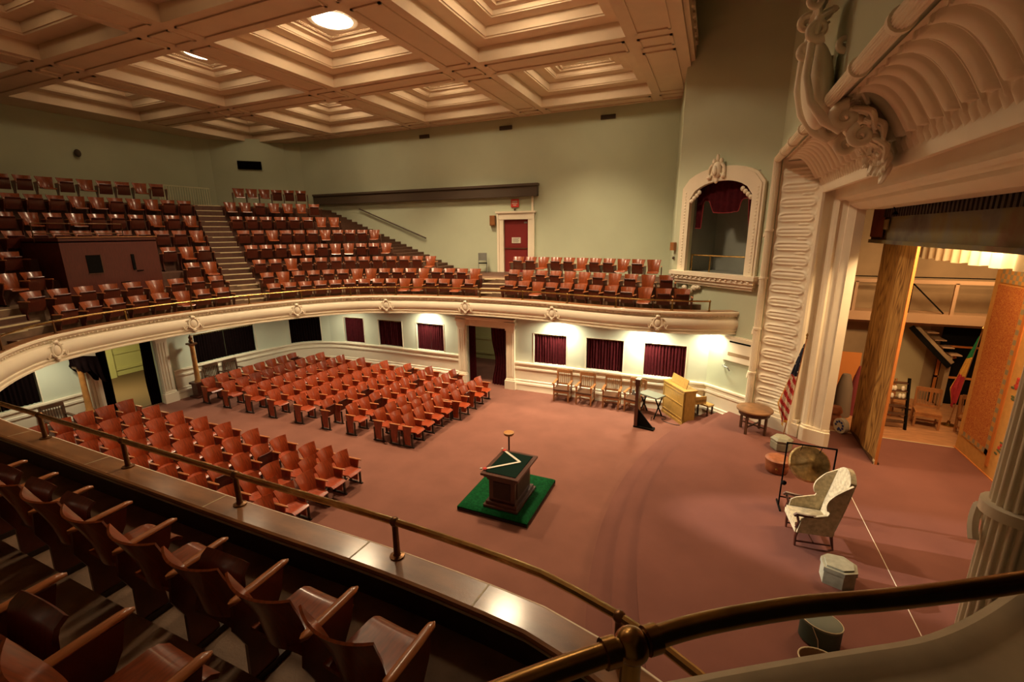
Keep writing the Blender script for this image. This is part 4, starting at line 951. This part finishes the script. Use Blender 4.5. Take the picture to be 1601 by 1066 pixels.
mb = MB(); mb.bb(-.2, .2, -.22, .18, .42, .45); mb.build('seat', M_black, t)
for x in (-.19, .19):
    for a, b in (((x, -.2, 0), (x, -.15, .44)), ((x, .28, 0), (x, .17, .9))): mb = MB(); mb.tube([a, b], .013, 6); mb.build('leg', M_grey, t)

# ================================================================== ORGAN, STAND, TABLES
t = thing('electric_organ', 'yellow oak organ console with its panelled back to the hall', 'organ', (-.76, 14.52, 0), math.atan2(-.80, .58))
# local x along the back panel, local +y away from the hall
mb = MB(); mb.bb(-.60, .60, -.0, .05, .03, 1.08); mb.bb(-.60, -.56, 0, .40, 0, 1.08); mb.bb(.56, .60, 0, .40, 0, 1.08); mb.bb(-.62, .62, -.02, .44, 1.08, 1.12); caseo = mb.build('case', M_organ, t)
mb = MB()
for a, b, c, d in ((-.56, .56, .98, 1.02), (-.56, .56, .62, .65), (-.56, .56, .18, .21), (-.58, -.54, .1, 1.04), (.54, .58, .1, 1.04)): mb.bb(a, b, -.012, 0, c, d)
mb.bb(-.6, .6, -.015, 0, .0, .10); mb.build('back_panel_moulding', M_organ, caseo)
mb = MB(); mb.bb(-.60, .60, .40, .78, .72, .80); mb.bb(-.60, -.57, .38, .78, .66, .90); mb.bb(.57, .60, .38, .78, .66, .90); kdo = mb.build('keydesk', M_organ, t)
mb = MB(); mb.bb(-.52, .52, .44, .74, .80, .83); mb.build('keyboard', M_paper, kdo)
mb = MB(); mb.box((0, .20, 1.26), (.86, .02, .28), 0, 0, Matrix.Rotation(-.25, 3, 'X')); mb.build('music_rack', M_organ, t)
mb = MB(); mb.bb(-.5, .5, .45, .85, .03, .10); mb.build('pedal_board', M_oakd, t)
t = thing('organ_bench', 'small yellow bench behind the organ', 'bench', (.16, 14.62, 0), math.atan2(-.99, .65))
t.location = (.14, 14.80, 0); t.rotation_euler = (0, 0, -.65)
mb = MB(); mb.bb(-.30, .30, -.14, .14, .53, .58); mb.build('seat', M_organ, t)
for x in (-.26, .26):
    for y in (-.11, .11): mb = MB(); mb.bb(x-.02, x+.02, y-.02, y+.02, 0, .53); mb.build('leg', M_oakd, t)
pts = catmull([(-1.34, 14.04), (-1.35, 14.35), (-1.16, 14.56), (-.95, 14.5), (-.94, 14.32), (-1.05, 14.3), (-.9, 14.1), (-.56, 14.0), (-.36, 14.12), (-.32, 14.4), (-.3, 14.6)], .06)
mb = MB(); mb.tube([(p.x, p.y, .012) for p in pts], .011, 6); tag(mb.build('power_cable', M_dark, smooth=True), 'dark cable looped on the carpet in front of the organ', 'cable')
t = thing('tall_stand', 'tall dark wooden stand with triangular brace on the open carpet', 'stand', (-1.72, 13.44, 0), -.15)
mb = MB(); mb.bb(-.05, .05, -.09, .09, 0, 1.42); mb.build('upright', M_mah2, t)
mb = MB(); mb.bb(-.07, .08, -.11, .11, 1.36, 1.56); mb.build('head', M_mah2, t)
mb = MB(); mb.yprism([(.05, .06), (.52, .06), (.05, .58)], -.02, .02); mb.build('brace', M_black, t)
mb = MB(); mb.bb(-.06, .56, -.10, .10, 0, .05); mb.build('foot', M_black, t)
mb = MB(); mb.bb(-.18, -.05, -.05, .05, 1.02, 1.10); mb.lathe([(.03, 0), (.05, .03), (.03, .08)], (-.14, 0, 1.10), 10); mb.build('bracket', M_grey, t)
t = thing('folding_table', 'low grey folding table between the tall stand and organ', 'table', (-1.42, 14.52, 0), -.5)
mb = MB(); mb.bb(-.36, .36, -.24, .24, .70, .74); mb.build('tabletop', mat('grey_green_laminate', (.17, .18, .14), .5), t)
for x in (-.28, .28): mb = MB(); mb.bar((x, -.22, 0), (x, .2, .70), .03); mb.build('leg', M_black, t); mb = MB(); mb.bar((x, .22, 0), (x, -.2, .70), .03); mb.build('leg', M_black, t)
t = thing('round_table', 'low round wooden table with four legs on the stage edge', 'table', (1.44, 13.32, .45), .2)
mb = MB(); mb.lathe([(.40, .62), (.45, .635), (.46, .66), (.45, .685), (.43, .69)], n=36); mb.build('tabletop', mat('worn_brown_top', (.27, .13, .055), .35, noise=.3, scale=6), t, 40)
mb = MB(); mb.lathe([(.37, .52), (.39, .52), (.39, .63), (.37, .63)], n=32); mb.build('apron', M_oakd, t, 40)
for k in range(4): a = PI/4+k*PI/2; mb = MB(); mb.box((.34*math.cos(a), .34*math.sin(a), .31), (.055, .055, .62), a); mb.build('leg', M_oakd, t)
mb = MB(); mb.bar((.24, .24, .20), (-.24, -.24, .20), .035); mb.bar((-.24, .24, .20), (.24, -.24, .20), .035); mb.build('stretcher', M_oakd, t)
# torch pillars by the west doorway
def torch(lab, loc):
    t = thing('torch_pillar', lab, 'pillar', loc)
    mb = MB(); mb.bb(-.24, .24, -.24, .24, 0, .06); mb.bb(-.16, .16, -.16, .16, .06, .50); mb.bb(-.21, .21, -.21, .21, .50, .58); mb.build('pedestal', M_mah2, t)
    mb = MB(); mb.lathe([(.12, .58), (.10, .64), (.085, .7), (.072, 1.9), (.085, 1.95), (.12, 2.0)], n=16, ); mb.build('shaft', mat('amber_wood', (.50, .22, .06), .4, noise=.2), t, 40)
    mb = MB(); mb.box((0, 0, 2.03), (.26, .26, .06)); mb.lathe([(.05, 2.06), (.08, 2.12), (.05, 2.2), (.07, 2.26), (.02, 2.36)], n=12); mb.build('lamp_top', M_brassd, t, 40)
torch('tall orange torch pillar on dark base right of the west doorway', (-17.18, 9.93, 0))
torch('orange torch pillar under black cloth left of the west doorway', (-17.3, 6.72, 0))
def cl(u, v):      # cloth thrown over the lamp top and hanging towards the doorway
    y = 6.55+.62*u; ridge = 2.42-.16*u; t = abs(2*v-1); side = -1 if v < .5 else 1; drop = t*(.34+.42*u+.10*math.sin(u*9))
    return (-17.28+side*(.05+.13*min(1, t*2.2)+.025*math.sin(u*24+v*4)*t), y+.06*t*math.sin(v*7), ridge-drop)
mb = MB(); mb.grid(cl, 36, 12, .01); tag(mb.build('black_cloth', M_velvetb, smooth=True), 'black cloth draped over the pillar left of the west doorway', 'cloth')
mb = MB(); mb.ell((-18.6, 9.35, .16), (.22, .3, .15)); tag(mb.build('black_bag', M_black, smooth=True), 'small black bundle on lobby floor inside the west doorway', 'bag')

# ================================================================== ALTAR
mb = MB()
def cush(u, v): return None
t = thing('altar', 'mahogany altar with green top standing on the emerald cushion', 'altar', (-3.66, 8.16, .17), -.0)
mb = MB(); mb.bb(-.40, .40, -.55, .55, 0, .05); mb.bb(-.36, .36, -.50, .50, .05, .12); mb.bb(-.30, .30, -.44, .44, .12, .68); mb.build('body', M_mah2, t)
mb = MB(); mb.bb(-.33, .33, -.47, .47, .62, .70); mb.bb(-.38, .38, -.53, .53, .70, .75); mb.bb(-.43, .43, -.58, .58, .75, .80); mb.build('cornice', M_mah2, t)
mb = MB(); mb.bb(-.34, .34, -.49, .49, .80, .812); mb.build('baize_top', M_greend, t)
for sg in (-1, 1): mb = MB(); mb.bb(sg*.30-.012, sg*.30+.012, -.34, .34, .2, .58); mb.build('side_panel', M_dark, t)
for sg in (-1, 1): mb = MB(); mb.bb(-.2, .2, sg*.44-.012, sg*.44+.012, .2, .58); mb.build('end_panel', M_dark, t)
t = thing('kneeling_cushion', 'square emerald plush platform on the carpet under the altar', 'platform', (-3.81, 8.40, 0))
mb = MB(); mb.bb(-.80, .80, -.90, .90, .0, .06); mb.build('wooden_base', M_dark, t)
mb = MB(); n = 16
def cu(u, v):
    x, y = -.82+1.64*u, -.92+1.84*v; e = min(u, 1-u, v, 1-v); return (x, y, .165-.06*math.exp(-e*45))
mb.grid(cu, 30, 30, .10); mb.build('cushion', M_green, t, True)
t = thing('white_ribbon', 'long white ribbon folded in a V on the altar top', 'ribbon', (-3.66, 8.16, .985))
V = [(-.30, .52), (.16, .10), (-.34, -.40)]
V = [(-.36, .50), (.18, .14), (-.40, -.42)]
mb = MB(); mb.bar((V[0][0], V[0][1], .004), (V[1][0], V[1][1], .004), .055, .008); mb.bar((V[1][0], V[1][1], .008), (V[2][0], V[2][1], .008), .055, .008); mb.build('band', M_white, t)
for q in (V[0], V[2]): mb = MB(); mb.lathe([(.03, 0), (.05, .012), (.03, .03)], (q[0], q[1], 0), 12); mb.build('tassel_knot', M_red, t); mb = MB(); mb.ell((q[0]-.07, q[1]+(.04 if q[1] > 0 else -.04), .015), (.03, .03, .02)); mb.build('tassel', M_white, t)
t = thing('small_pedestal', 'thin dark post with round amber top just behind the altar', 'pedestal', (-4.05, 8.98, 0))
mb = MB(); mb.lathe([(.12, 0), (.12, .02), (.02, .05), (.018, .6), (.022, 1.22)], n=12); mb.build('post', M_mah2, t, 40)
mb = MB(); mb.lathe([(.03, 1.20), (.11, 1.24), (.125, 1.27), (.125, 1.30), (.10, 1.31)], n=20); mb.build('round_top', mat('amber_top', (.50, .22, .06), .4), t, 40)

# ================================================================== STAGE FURNITURE
# wing chair facing the hall (-x)
t = thing('wing_armchair', 'ivory upholstered wing armchair with wooden arms on the stage', 'armchair', (2.03, 8.66, .45), .12); t.scale = (.90, .90, .92)
for x, y in ((-.30, -.30), (-.30, .30), (.28, -.26), (.28, .26)):
    mb = MB(); mb.tube([(x, y, .34), (x+(.03 if x > 0 else -.02), y, .2), (x+(.07 if x > 0 else -.01), y, 0)], [.035, .028, .02], 8); mb.build('leg', M_mah2, t, True)
mb = MB(); mb.bar((-.3, -.3, .1), (.3, -.28, .1), .025); mb.bar((-.3, .3, .1), (.3, .28, .1), .025); mb.bar((0, -.3, .1), (0, .3, .1), .025); mb.build('stretcher', M_mah2, t)
mb = MB(); mb.prism([(-.36, -.36), (.32, -.30), (.32, .30), (-.36, .36)], .32, .44); mb.build('seat_frame', M_uph, t)
mb = MB(); mb.grid(lambda u, v: (-.36+.62*u, (-.30+.60*v)*(1-.1*u), .50+.05*math.sin(PI*v)*math.sin(PI*u)), 12, 12, .09); mb.build('seat_cushion', M_uph, t, True)
def back(u, v):
    y = (-.31+.62*u)*(1-.08*v+.06*math.sin(PI*v)); e = 1-(2*u-1)**2
    return (.22+.22*v+.03*e, y, .46+v*(.98+.14*e))
mb = MB(); mb.grid(lambda u, v: back(1-u, v), 14, 16, .10); mb.build('backrest', M_uph, t, True)
for sg in (-1, 1):
    def wing(u, v, sg=sg):      # u back->front, v bottom->top
        tt = v; ext = .56*(1-tt)**1.2+.24*math.sin(PI*min(1, max(0, (tt-.34)/.66)))*(tt > .34)
        if tt < .30: ext = .60
        elif tt < .42: ext = .60-(tt-.30)/.12*.42
        else: ext = .18+.14*math.sin(PI*(tt-.42)/.6)
        return (.26+.20*tt-ext*u, sg*(.33+.02*u), .34+tt*1.08*(1-.12*u*(tt > .5)))
    mb = MB(); mb.grid(wing, 12, 22, .045); mb.build('wing', M_uph, t, True)
    mb = MB(); mb.tube([(.22, sg*.35, .74), (.0, sg*.36, .70), (-.2, sg*.37, .70), (-.38, sg*.38, .72), (-.42, sg*.38, .68)], [.03, .032, .032, .036, .03], 8); mb.build('arm_rail', M_mah2, t, True, 'polished wooden arm')
    mb = MB(); mb.tube([(-.36, sg*.37, .68), (-.32, sg*.36, .55), (-.35, sg*.35, .42)], .025, 8); mb.build('arm_post', M_mah2, t, True)
# gong in frame
t = thing('gong_stand', 'thin black square frame on feet holding the brass gong', 'stand', (2.08, 9.62, .45), .03)
mb = MB(); mb.bb(-.42, .42, -.012, .012, 1.38, 1.405); mb.build('top_bar', M_black, t)
for x in (-.41, .41): mb = MB(); mb.bb(x-.012, x+.012, -.012, .012, .02, 1.38); mb.build('upright', M_black, t); mb = MB(); mb.bb(x-.015, x+.015, -.22, .22, 0, .03); mb.build('foot', M_black, t)
mb = MB(); mb.bb(-.41, .41, -.01, .01, .20, .22); mb.build('lower_bar', M_black, t)
mb = MB(); mb.ell((-.38, -.05, .55), (.05, .03, .05)); mb.build('clamp_knob', M_black, t)
g = thing('gong', 'round brass gong hanging tilted in the black frame', 'gong', (2.10, 9.66, 1.45))
R_ = Matrix.Rotation(math.radians(58), 3, 'X') @ Matrix.Rotation(.1, 3, 'Z')
mb = MB(); mb.lathe([(.02, .03), (.09, .028), (.11, .012), (.33, .006), (.355, -.03), (.36, -.05), (.34, -.05), (.33, -.01), (.1, -.005), (.02, .0)], n=40); mb.v = [tuple(R_ @ Vector(p)) for p in mb.v]; mb.build('disc', mat('hammered_brass', (.50, .34, .14), .3, .9, noise=.35, scale=14), g, 40)
for x in (-.16, .16): mb = MB(); mb.tube([(x, .12, .2), (x, -.04, .40)], .006, 5); mb.build('cord', M_black, g)
mb = MB(); mb.bar((2.45, 9.35, 1.40), (2.12, 9.58, 1.30), .02); 
t = thing('hexagonal_hassock', 'dull green hexagonal padded box at the flagpole foot', 'hassock', (2.03, 12.42, .45)); t.scale = (.9, .9, .95)
mb = MB(); mb.lathe([(.24, 0), (.27, .04), (.28, .22), (.26, .26)], n=6); mb.build('body', M_wool, t); mb = MB(); mb.lathe([(.28, .26), (.29, .30), (.22, .36), (.05, .38)], n=6); mb.build('lid', M_wool, t)
t = thing('round_hamper', 'round tan leather box with lid beside the gong frame', 'box', (1.80, 11.15, .45)); t.scale = (.86, .86, .95)
mb = MB(); mb.lathe([(.24, 0), (.27, .03), (.29, .26), (.28, .28)], n=28); mb.build('body', M_tan, t, 40)
mb = MB(); mb.lathe([(.30, .26), (.305, .33), (.27, .36), (.20, .37), (.04, .375)], n=28); mb.build('lid', M_tan, t, 40)
mb = MB(); mb.ell((-.05, -.30, .16), (.035, .02, .035)); mb.build('clasp', M_brass, t)
t = thing('pointed_hassock', 'grey green boat-shaped padded box next to the wing armchair', 'hassock', (2.25, 7.66, .45), .2); t.scale = (.87, .87, .9)
sh = [(-.26, -.12), (-.20, .16), (-.05, .26), (.18, .22), (.30, .02), (.22, -.20), (.0, -.26)]
mb = MB(); mb.prism(sh, 0, .25); mb.build('body', M_wool, t); mb = MB(); mb.prism([(x*1.06, y*1.06) for x, y in sh], .25, .33); mb.prism([(x*.85, y*.85) for x, y in sh], .33, .36); mb.build('lid', M_wool, t)
t = thing('dark_hassock', 'dark green oval padded box behind the near brass rail', 'hassock', (1.78, 6.25, .45), -.3); t.scale = (.78, .78, .85)
mb = MB(); mb.lathe([(.24, 0), (.28, .03), (.28, .36)], n=28, sx=1.1, sy=.85); mb.build('body', M_bgreen, t, 40)
mb = MB(); mb.lathe([(.285, .36), (.285, .40), (.24, .42), (.02, .42)], n=28, sx=1.1, sy=.85); mb.build('lid', mat('faded_green_lid', (.12, .13, .10), .6), t, 40)
mb = MB(); mb.tube([(.31*math.cos(a), .24*math.sin(a), .40) for a in [2*PI*k/24 for k in range(24)]], .009, 5, closed=True); mb.tube([(-.1, -.235, .38), (.0, -.25, .2), (.03, -.24, .02)], .008, 5); mb.build('piping', M_nosing, t)
t = thing('open_basket', 'open brown basket nearest the balcony on the stage', 'basket', (1.64, 5.55, .45)); t.scale = (.74, .74, .85)
mb = MB(); mb.lathe([(.22, 0), (.28, .40), (.265, .40), (.20, .03), (.02, .03)], n=26, sx=1.15, sy=.85); mb.build('body', mat('brown_cane', (.22, .12, .06), .7), t, 40)
mb = MB(); mb.tube([(.315*math.cos(a), .235*math.sin(a), .40) for a in [2*PI*k/28 for k in range(28)]], .012, 6, closed=True); mb.build('rim', M_nosing, t, True)

# ================================================================== BOX SILL AND NEAR RAIL
sill = catmull([(-.60, .58), (-.38, .80), (-.16, .99), (.08, 1.16), (.34, 1.33), (.50, 1.43), (.67, 1.54), (.83, 1.68), (1.0, 1.86), (1.13, 2.01), (1.35, 2.28)], .05)
sprof = [(0, 4.40), (0, 4.655), (.012, 4.685), (.04, 4.70), (.075, 4.698), (.10, 4.682), (.12, 4.675), (1.0, 4.675), (1.0, 4.40)]
mb = MB(); vs = [(p.x+.62*d, p.y-.78*d, z) for p in sill for d, z in sprof]; n = len(sprof)
mb.add(vs, [(i*n+k, i*n+k+1, (i+1)*n+k+1, (i+1)*n+k) for i in range(len(sill)-1) for k in range(n-1)]+[(i*n+n-1, i*n, (i+1)*n, (i+1)*n+n-1) for i in range(len(sill)-1)])
o = struct(mb.build('box_parapet', mat('muted_cream_paint', (.56, .45, .30), .6, noise=.1), smooth=30), 'cream rounded parapet of the near box')  # darker, browner cream than the enamel elsewhere
mb = MB(); mb.prism([(.95, 1.42), (1.12, 1.62), (1.38, 1.45), (1.2, 1.2)], 4.6, 5.0); mb.build('end_block', MATS['muted_cream_paint'], o)
nr = thing('near_brass_rail', 'thick tarnished brass rail crossing close in front at bottom right', 'handrail', (-.07, .67, 4.70))
Lr = Vector(nr.location); pts = catmull([(-.62, .10), (-.40, .34), (-.22, .53), (-.07, .67), (.04, .765), (.21, .88), (.39, .98), (.65, 1.14), (1.0, 1.38)], .03)
mb = MB(); mb.tube([Vector((p.x, p.y, 5.2))-Lr for p in pts], .0195, 16); mb.build('rail', M_brassn, nr, True)
mb = MB(); mb.ell(Vector((-.07, .67, 5.2))-Lr, (.032, .032, .031), 16, 10)
for s_ in (-1, 1): c = Vector((-.07, .67, 5.2))-Lr+Vector((.75, .65, 0))*.042*s_; mb.tube([c-Vector((.75, .65, 0))*.014, c+Vector((.75, .65, 0))*.010], .025, 14)
mb.build('ball_joint', M_brassn, nr, True)
mb = MB(); mb.lathe([(.04, -.15), (.04, -.13), (.020, -.11), (.018, .1), (.018, .48)], (0, 0, 0), 12); mb.build('rail_post', M_brass, nr, True)

# ================================================================== PROJECTION BOOTH in the balcony
t = thing('control_booth', 'dark red panelled wooden booth standing among the balcony seats', 'booth', (-17.36, 8.22, 3.6))
mb = MB(); mb.bb(-.05, 0, -1.27, 1.28, 0, 2.24); mb.bb(-2.3, -.05, -1.27, -1.22, 0, 2.24); mb.bb(-2.3, -.05, 1.23, 1.28, 0, 2.24); mb.bb(-2.3, 0, -1.27, 1.28, 2.10, 2.14); mb.build('panelling', mat('oxblood_panelling', (.105, .020, .012), .45, noise=.25, scale=4, stretch=(1, 14, 1)), t)
mb = MB(); mb.bb(-.08, .03, -1.30, 1.31, 2.24, 2.27); mb.build('top_trim', M_oak, t)
mb = MB(); mb.bb(-.01, .012, -.72, -.36, 1.18, 1.72); mb.build('window_opening', M_black, t)
mb = MB(); mb.bb(0, .02, -.36, -.34, 1.16, 1.74); mb.bb(0, .02, -.74, -.34, 1.15, 1.17); mb.build('window_frame', M_oakd, t)
mb = MB(); mb.bb(-.01, .03, .46, .54, 1.2, 1.7); mb.bb(0, .03, .56, .74, 1.15, 1.18); mb.build('hatch', M_black, t)
mb = MB(); mb.bb(-.01, .03, .05, .30, .78, .84); mb.build('vent_slot', M_black, t)
fr2 = thing('booth_guard_rail', 'thin rectangular tubular guard rail rising behind the booth front', 'guard rail', (-18.6, 8.2, 5.72))
mb = MB(); mb.tube([(0, -1.3, .55), (0, 1.0, .55)], .015, 6); mb.tube([(0, -1.3, .25), (0, 1.0, .25)], .015, 6); mb.build('rail', M_brassd, fr2)
for y in (-1.3, 1.0): mb = MB(); mb.tube([(0, y, .0), (0, y, .56)], .015, 6); mb.build('rail_post', M_brassd, fr2)

# ================================================================== THEATRE SEATS
def rounded_arm(mb, y0):
    def f(u, v):
        x = -.02+.40*u; a = 2*PI*v; w_ = .030*(.72+.28*math.sin(PI*min(1, .25+u*.55)))*(math.sqrt(max(.02, 1-((u-.88)/.12)**2)) if u > .88 else 1)*(math.sqrt(max(.05, 1-((.06-u)/.06)**2)) if u < .06 else 1)
        h = .016*(1 if u < .94 else .7)
        return (x, y0+w_*math.cos(a), .628+.012*u+h*math.sin(a)-(.012*((u-.9)/.1)**2 if u > .9 else 0))
    mb.grid(f, 14, 10)
def seat_meshes():
    D = {}
    mb = MB()
    def bk(u, v):
        q = 2*u-1; w_ = .178+.062*v**1.6; top = .035*abs(q)**3 if v > .9 else 0
        return (.045-.13*v+.075*q*q+.02*math.sin(PI*v), q*w_, .42+.44*v-.012*q*q*v+top*.4)
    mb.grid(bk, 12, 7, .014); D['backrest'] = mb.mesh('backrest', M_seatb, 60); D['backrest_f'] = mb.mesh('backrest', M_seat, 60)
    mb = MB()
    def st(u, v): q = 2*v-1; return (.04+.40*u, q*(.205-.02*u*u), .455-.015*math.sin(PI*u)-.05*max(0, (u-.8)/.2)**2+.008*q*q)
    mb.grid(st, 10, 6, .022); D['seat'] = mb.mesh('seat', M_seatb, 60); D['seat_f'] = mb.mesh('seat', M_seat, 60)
    Rf = Matrix.Rotation(math.radians(-78), 3, 'Y'); c = Vector((.09, 0, .44)); mb2 = MB(); mb2.v = [tuple(Rf @ (Vector(p)-c)+c+Vector((.0, 0, -.05))) for p in mb.v]; mb2.f = mb.f; mb2.m = mb.m; D['seat_up'] = mb2.mesh('seat', M_seatd, 60); D['seat_up_f'] = D['seat_up']
    mb = MB(); mb.yprism([(.03, .05), (.22, .05), (.20, .30), (.30, .48), (.33, .615), (.0, .615), (-.02, .45), (.04, .30)], -.013, .013); D['panel'] = mb.mesh('side_panel', M_seatd)
    mb = MB(); mb.bb(-.03, .30, -.02, .02, 0, .05); D['foot'] = mb.mesh('foot', M_iron)
    mb = MB(); rounded_arm(mb, 0); D['arm'] = mb.mesh('armrest', M_arm, 60)
    # floor-standing seats: straight board standards
    mb = MB(); mb.yprism([(.06, .07), (.22, .07), (.24, .35), (.30, .615), (.0, .615), (.02, .35)], -.014, .014); D['panel_f'] = mb.mesh('side_panel', M_seat)
    mb = MB(); mb.bb(-.02, .03, -.018, .018, 0, .43); mb.bb(.28, .32, -.018, .018, 0, .42); mb.bb(-.06, .36, -.02, .02, 0, .03); D['foot_f'] = mb.mesh('foot', M_iron)
    return D
SM = seat_meshes()
def part(name, me, parent, y=0): o = bpy.data.objects.new(name, me); COL.objects.link(o); o.parent = parent; o.location = (0, y, 0); return o
protos = {}
def seat_proto(kind, upright, endR, W):
    k = (kind, upright, endR, W)
    if k in protos: return protos[k], False
    t = empty('theatre_seat' if kind == 'b' else 'auditorium_seat')
    e_ = '' if kind == 'b' else '_f'; part('backrest', SM['backrest'+e_], t); part('seat', SM[('seat_up' if upright else 'seat')+e_], t)
    pn, ft = ('panel', 'foot') if kind == 'b' else ('panel_f', 'foot_f')
    for y in ([W/2] + ([-W/2] if endR else [])): part('armrest', SM['arm'], t, y); pp = part('side_panel', SM[pn], t, y); part('foot', SM[ft], pp)
    protos[k] = t; return t, True
NSEAT = 0
def place_seat(kind, x, y, z, rz, upright, end, W, label, group):
    global NSEAT
    p, fresh = seat_proto(kind, upright, end, W); c = p if fresh else copy_tree(p)
    c.location = (x, y, z); c.rotation_euler = (0, 0, rz); tag(c, label, 'seat', group); NSEAT += 1
rs = random.Random(11)
# --- balcony rows
OB = [1.05, 1.85, 2.85, 3.85, 4.85, 5.85, 6.85, 7.85]
def near_view(x, y, z): return inview(x, y, z+.8, 30) or inview(x, y, z+.4, 30)
sec_names = ['right of far door stair', 'left of far door stair', 'between the rear stairs', 'left of rear stairs']
counter = {}
for k in range(8):
    z = TZ[k]; pts = [boff(i, OB[k]) for i in range(NP)]
    # drop points where the offset curve folds back
    P = Path([(p.x, p.y) for p in pts]); s = 0; runs = []; cur = None; st = .02
    while s < P.L:
        p = P.at(s); ok = True
        for a, b in AIS[:2 if k > 2 else 3]:
            if adist(p, a, b) < .56: ok = False
        if k in (2, 3) and -20.2 < p.x < -16.8 and 6.6 < p.y < 9.95: ok = False
        if p.y > 18.15 or p.x < -24.9: ok = False
        if k == 7 and 12.7 < p.y < 15.05: ok = False
        if k in XL and p.y > CY and p.x > XL[k]-.1: ok = False
        if k == 2 and p.y > CY and -11 < p.x < -8.9: ok = False
        if k >= 3 and p.y > CY and p.x > -11: ok = False
        if p.y > CY and p.x > (-.50, -1.05, -1.60)[min(k, 2)]: ok = False
        if p.y < CY and p.x > (-1.15, -1.75, -2.9, -6, -7, -8, -9, -9)[k]: ok = False
        if ok and cur is None: cur = s
        if (not ok or s+st >= P.L) and cur is not None:
            if s-cur > .5: runs.append((cur, s))
            cur = None
        s += st
    for a, b in runs:
        W = .5549; n = max(1, int((b-a)/W+.15)); 
        mid = P.at((a+b)/2)
        W2 = (b-a)/n if n > 2 and abs((b-a)/n-W) < .06 else W
        off = 0
        if mid.y < CY and mid.x > -9 and k < 2:      # line the near rows up with the seats of the photo
            tgt = (-1.21-.2775 if k == 0 else -2.01-.2775); sb = P.near((tgt, 2.33-OB[k])); W2 = W; 
            m_ = int((b-sb)/W); off = None
            b = sb+(m_+.5)*W; n = int((b-a)/W)
            a = b-n*W
        si = 0
        for q in range(n):
            s = a+(q+.5)*W2; p = P.at(s); tn = P.tan(s); nn = BF.nrm(BF.near(p)); rz = math.atan2(nn.y, nn.x)
            if p.y > CY: sec = 0 if p.x > -7.6 else (1 if adist(p, *AIS[0]) == 9 or (Vector(p)-Vector(AIS[0][0])).dot(Vector((.423, .906))) > 0 else 2)
            else: sec = 2 if (Vector(p)-Vector(AIS[1][0])).dot(Vector((-.39, .92))) > 0 else 3
            if p.y <= CY and sec == 3 and p.x > -9: sec = 4
            if not near_view(p.x, p.y, z): continue
            key = (k, sec); counter[key] = counter.get(key, 0)+1; c = counter[key]
            nm = sec_names[sec] if sec < 4 else 'behind near ledge'
            rowname = ORD[k+1]
            up_ = rs.random() < (.72 if sec != 4 else .3)
            if sec == 4 and k == 0: up_ = not (p.x > -1.7 or -3.45 < p.x < -2.9 or -4.1 < p.x < -3.5 or -2.3 < p.x < -1.7)
            place_seat('b', p.x, p.y, z, rz, up_, q == n-1 or True if False else q == n-1, .555 if abs(W2-.555) < .03 else round(W2, 2),
                       'folding wooden seat, %s from right, %s balcony row, %s' % (ordn(c), rowname, nm), 'folding seats in the balcony')
# --- floor seats: rows facing the stage (+x)
xsN = [-16.35, -15.25, -14.1, -13.0, -11.8, -10.65, -9.65, -8.6, -8.03, -7.58]
Wf = .518
for r, x in enumerate(xsN):
    n = 9 if r < 8 else (8 if r == 9 else 7)
    row = len(xsN)-r
    for q in range(n):
        y = 9.53+Wf*(q+.5); xx = x
        if r >= 8 and q >= 4: xx += .28; y += .12
        if r == 0 and q > 7: continue
        if r >= 1 and r < 7 and q == 8: y += .0
        place_seat('f', xx, y, 0, 0, rs.random() < .12, q == 0 or (r >= 8 and q == 4), Wf, 'red-brown wooden floor seat, %s from aisle, %s row from front, far block' % (ordn(q+1), ordn(row)), 'floor seats of the far block')
xsS = [-16.45, -15.1, -13.95, -12.85, -11.85, -10.75, -9.72, -8.72, -8.15, -7.66]
for r, x in enumerate(xsS):
    for q in range(6 if r < 8 else 5):
        y = 7.52-Wf*(q+.5)
        if 5.906+(.86-5.906)*(2.34/y) < 3.5: continue
        row = len(xsS)-r
        if r == 8 and q in (2, 4): continue
        place_seat('f', x, y, 0, 0, rs.random() < .08, y-Wf < 4.7 and False, Wf, 'red-brown wooden floor seat, %s from aisle, %s row from front, near block' % (ordn(q+1), ordn(row)), 'floor seats of the near block')
print('SEATS', NSEAT, counter)
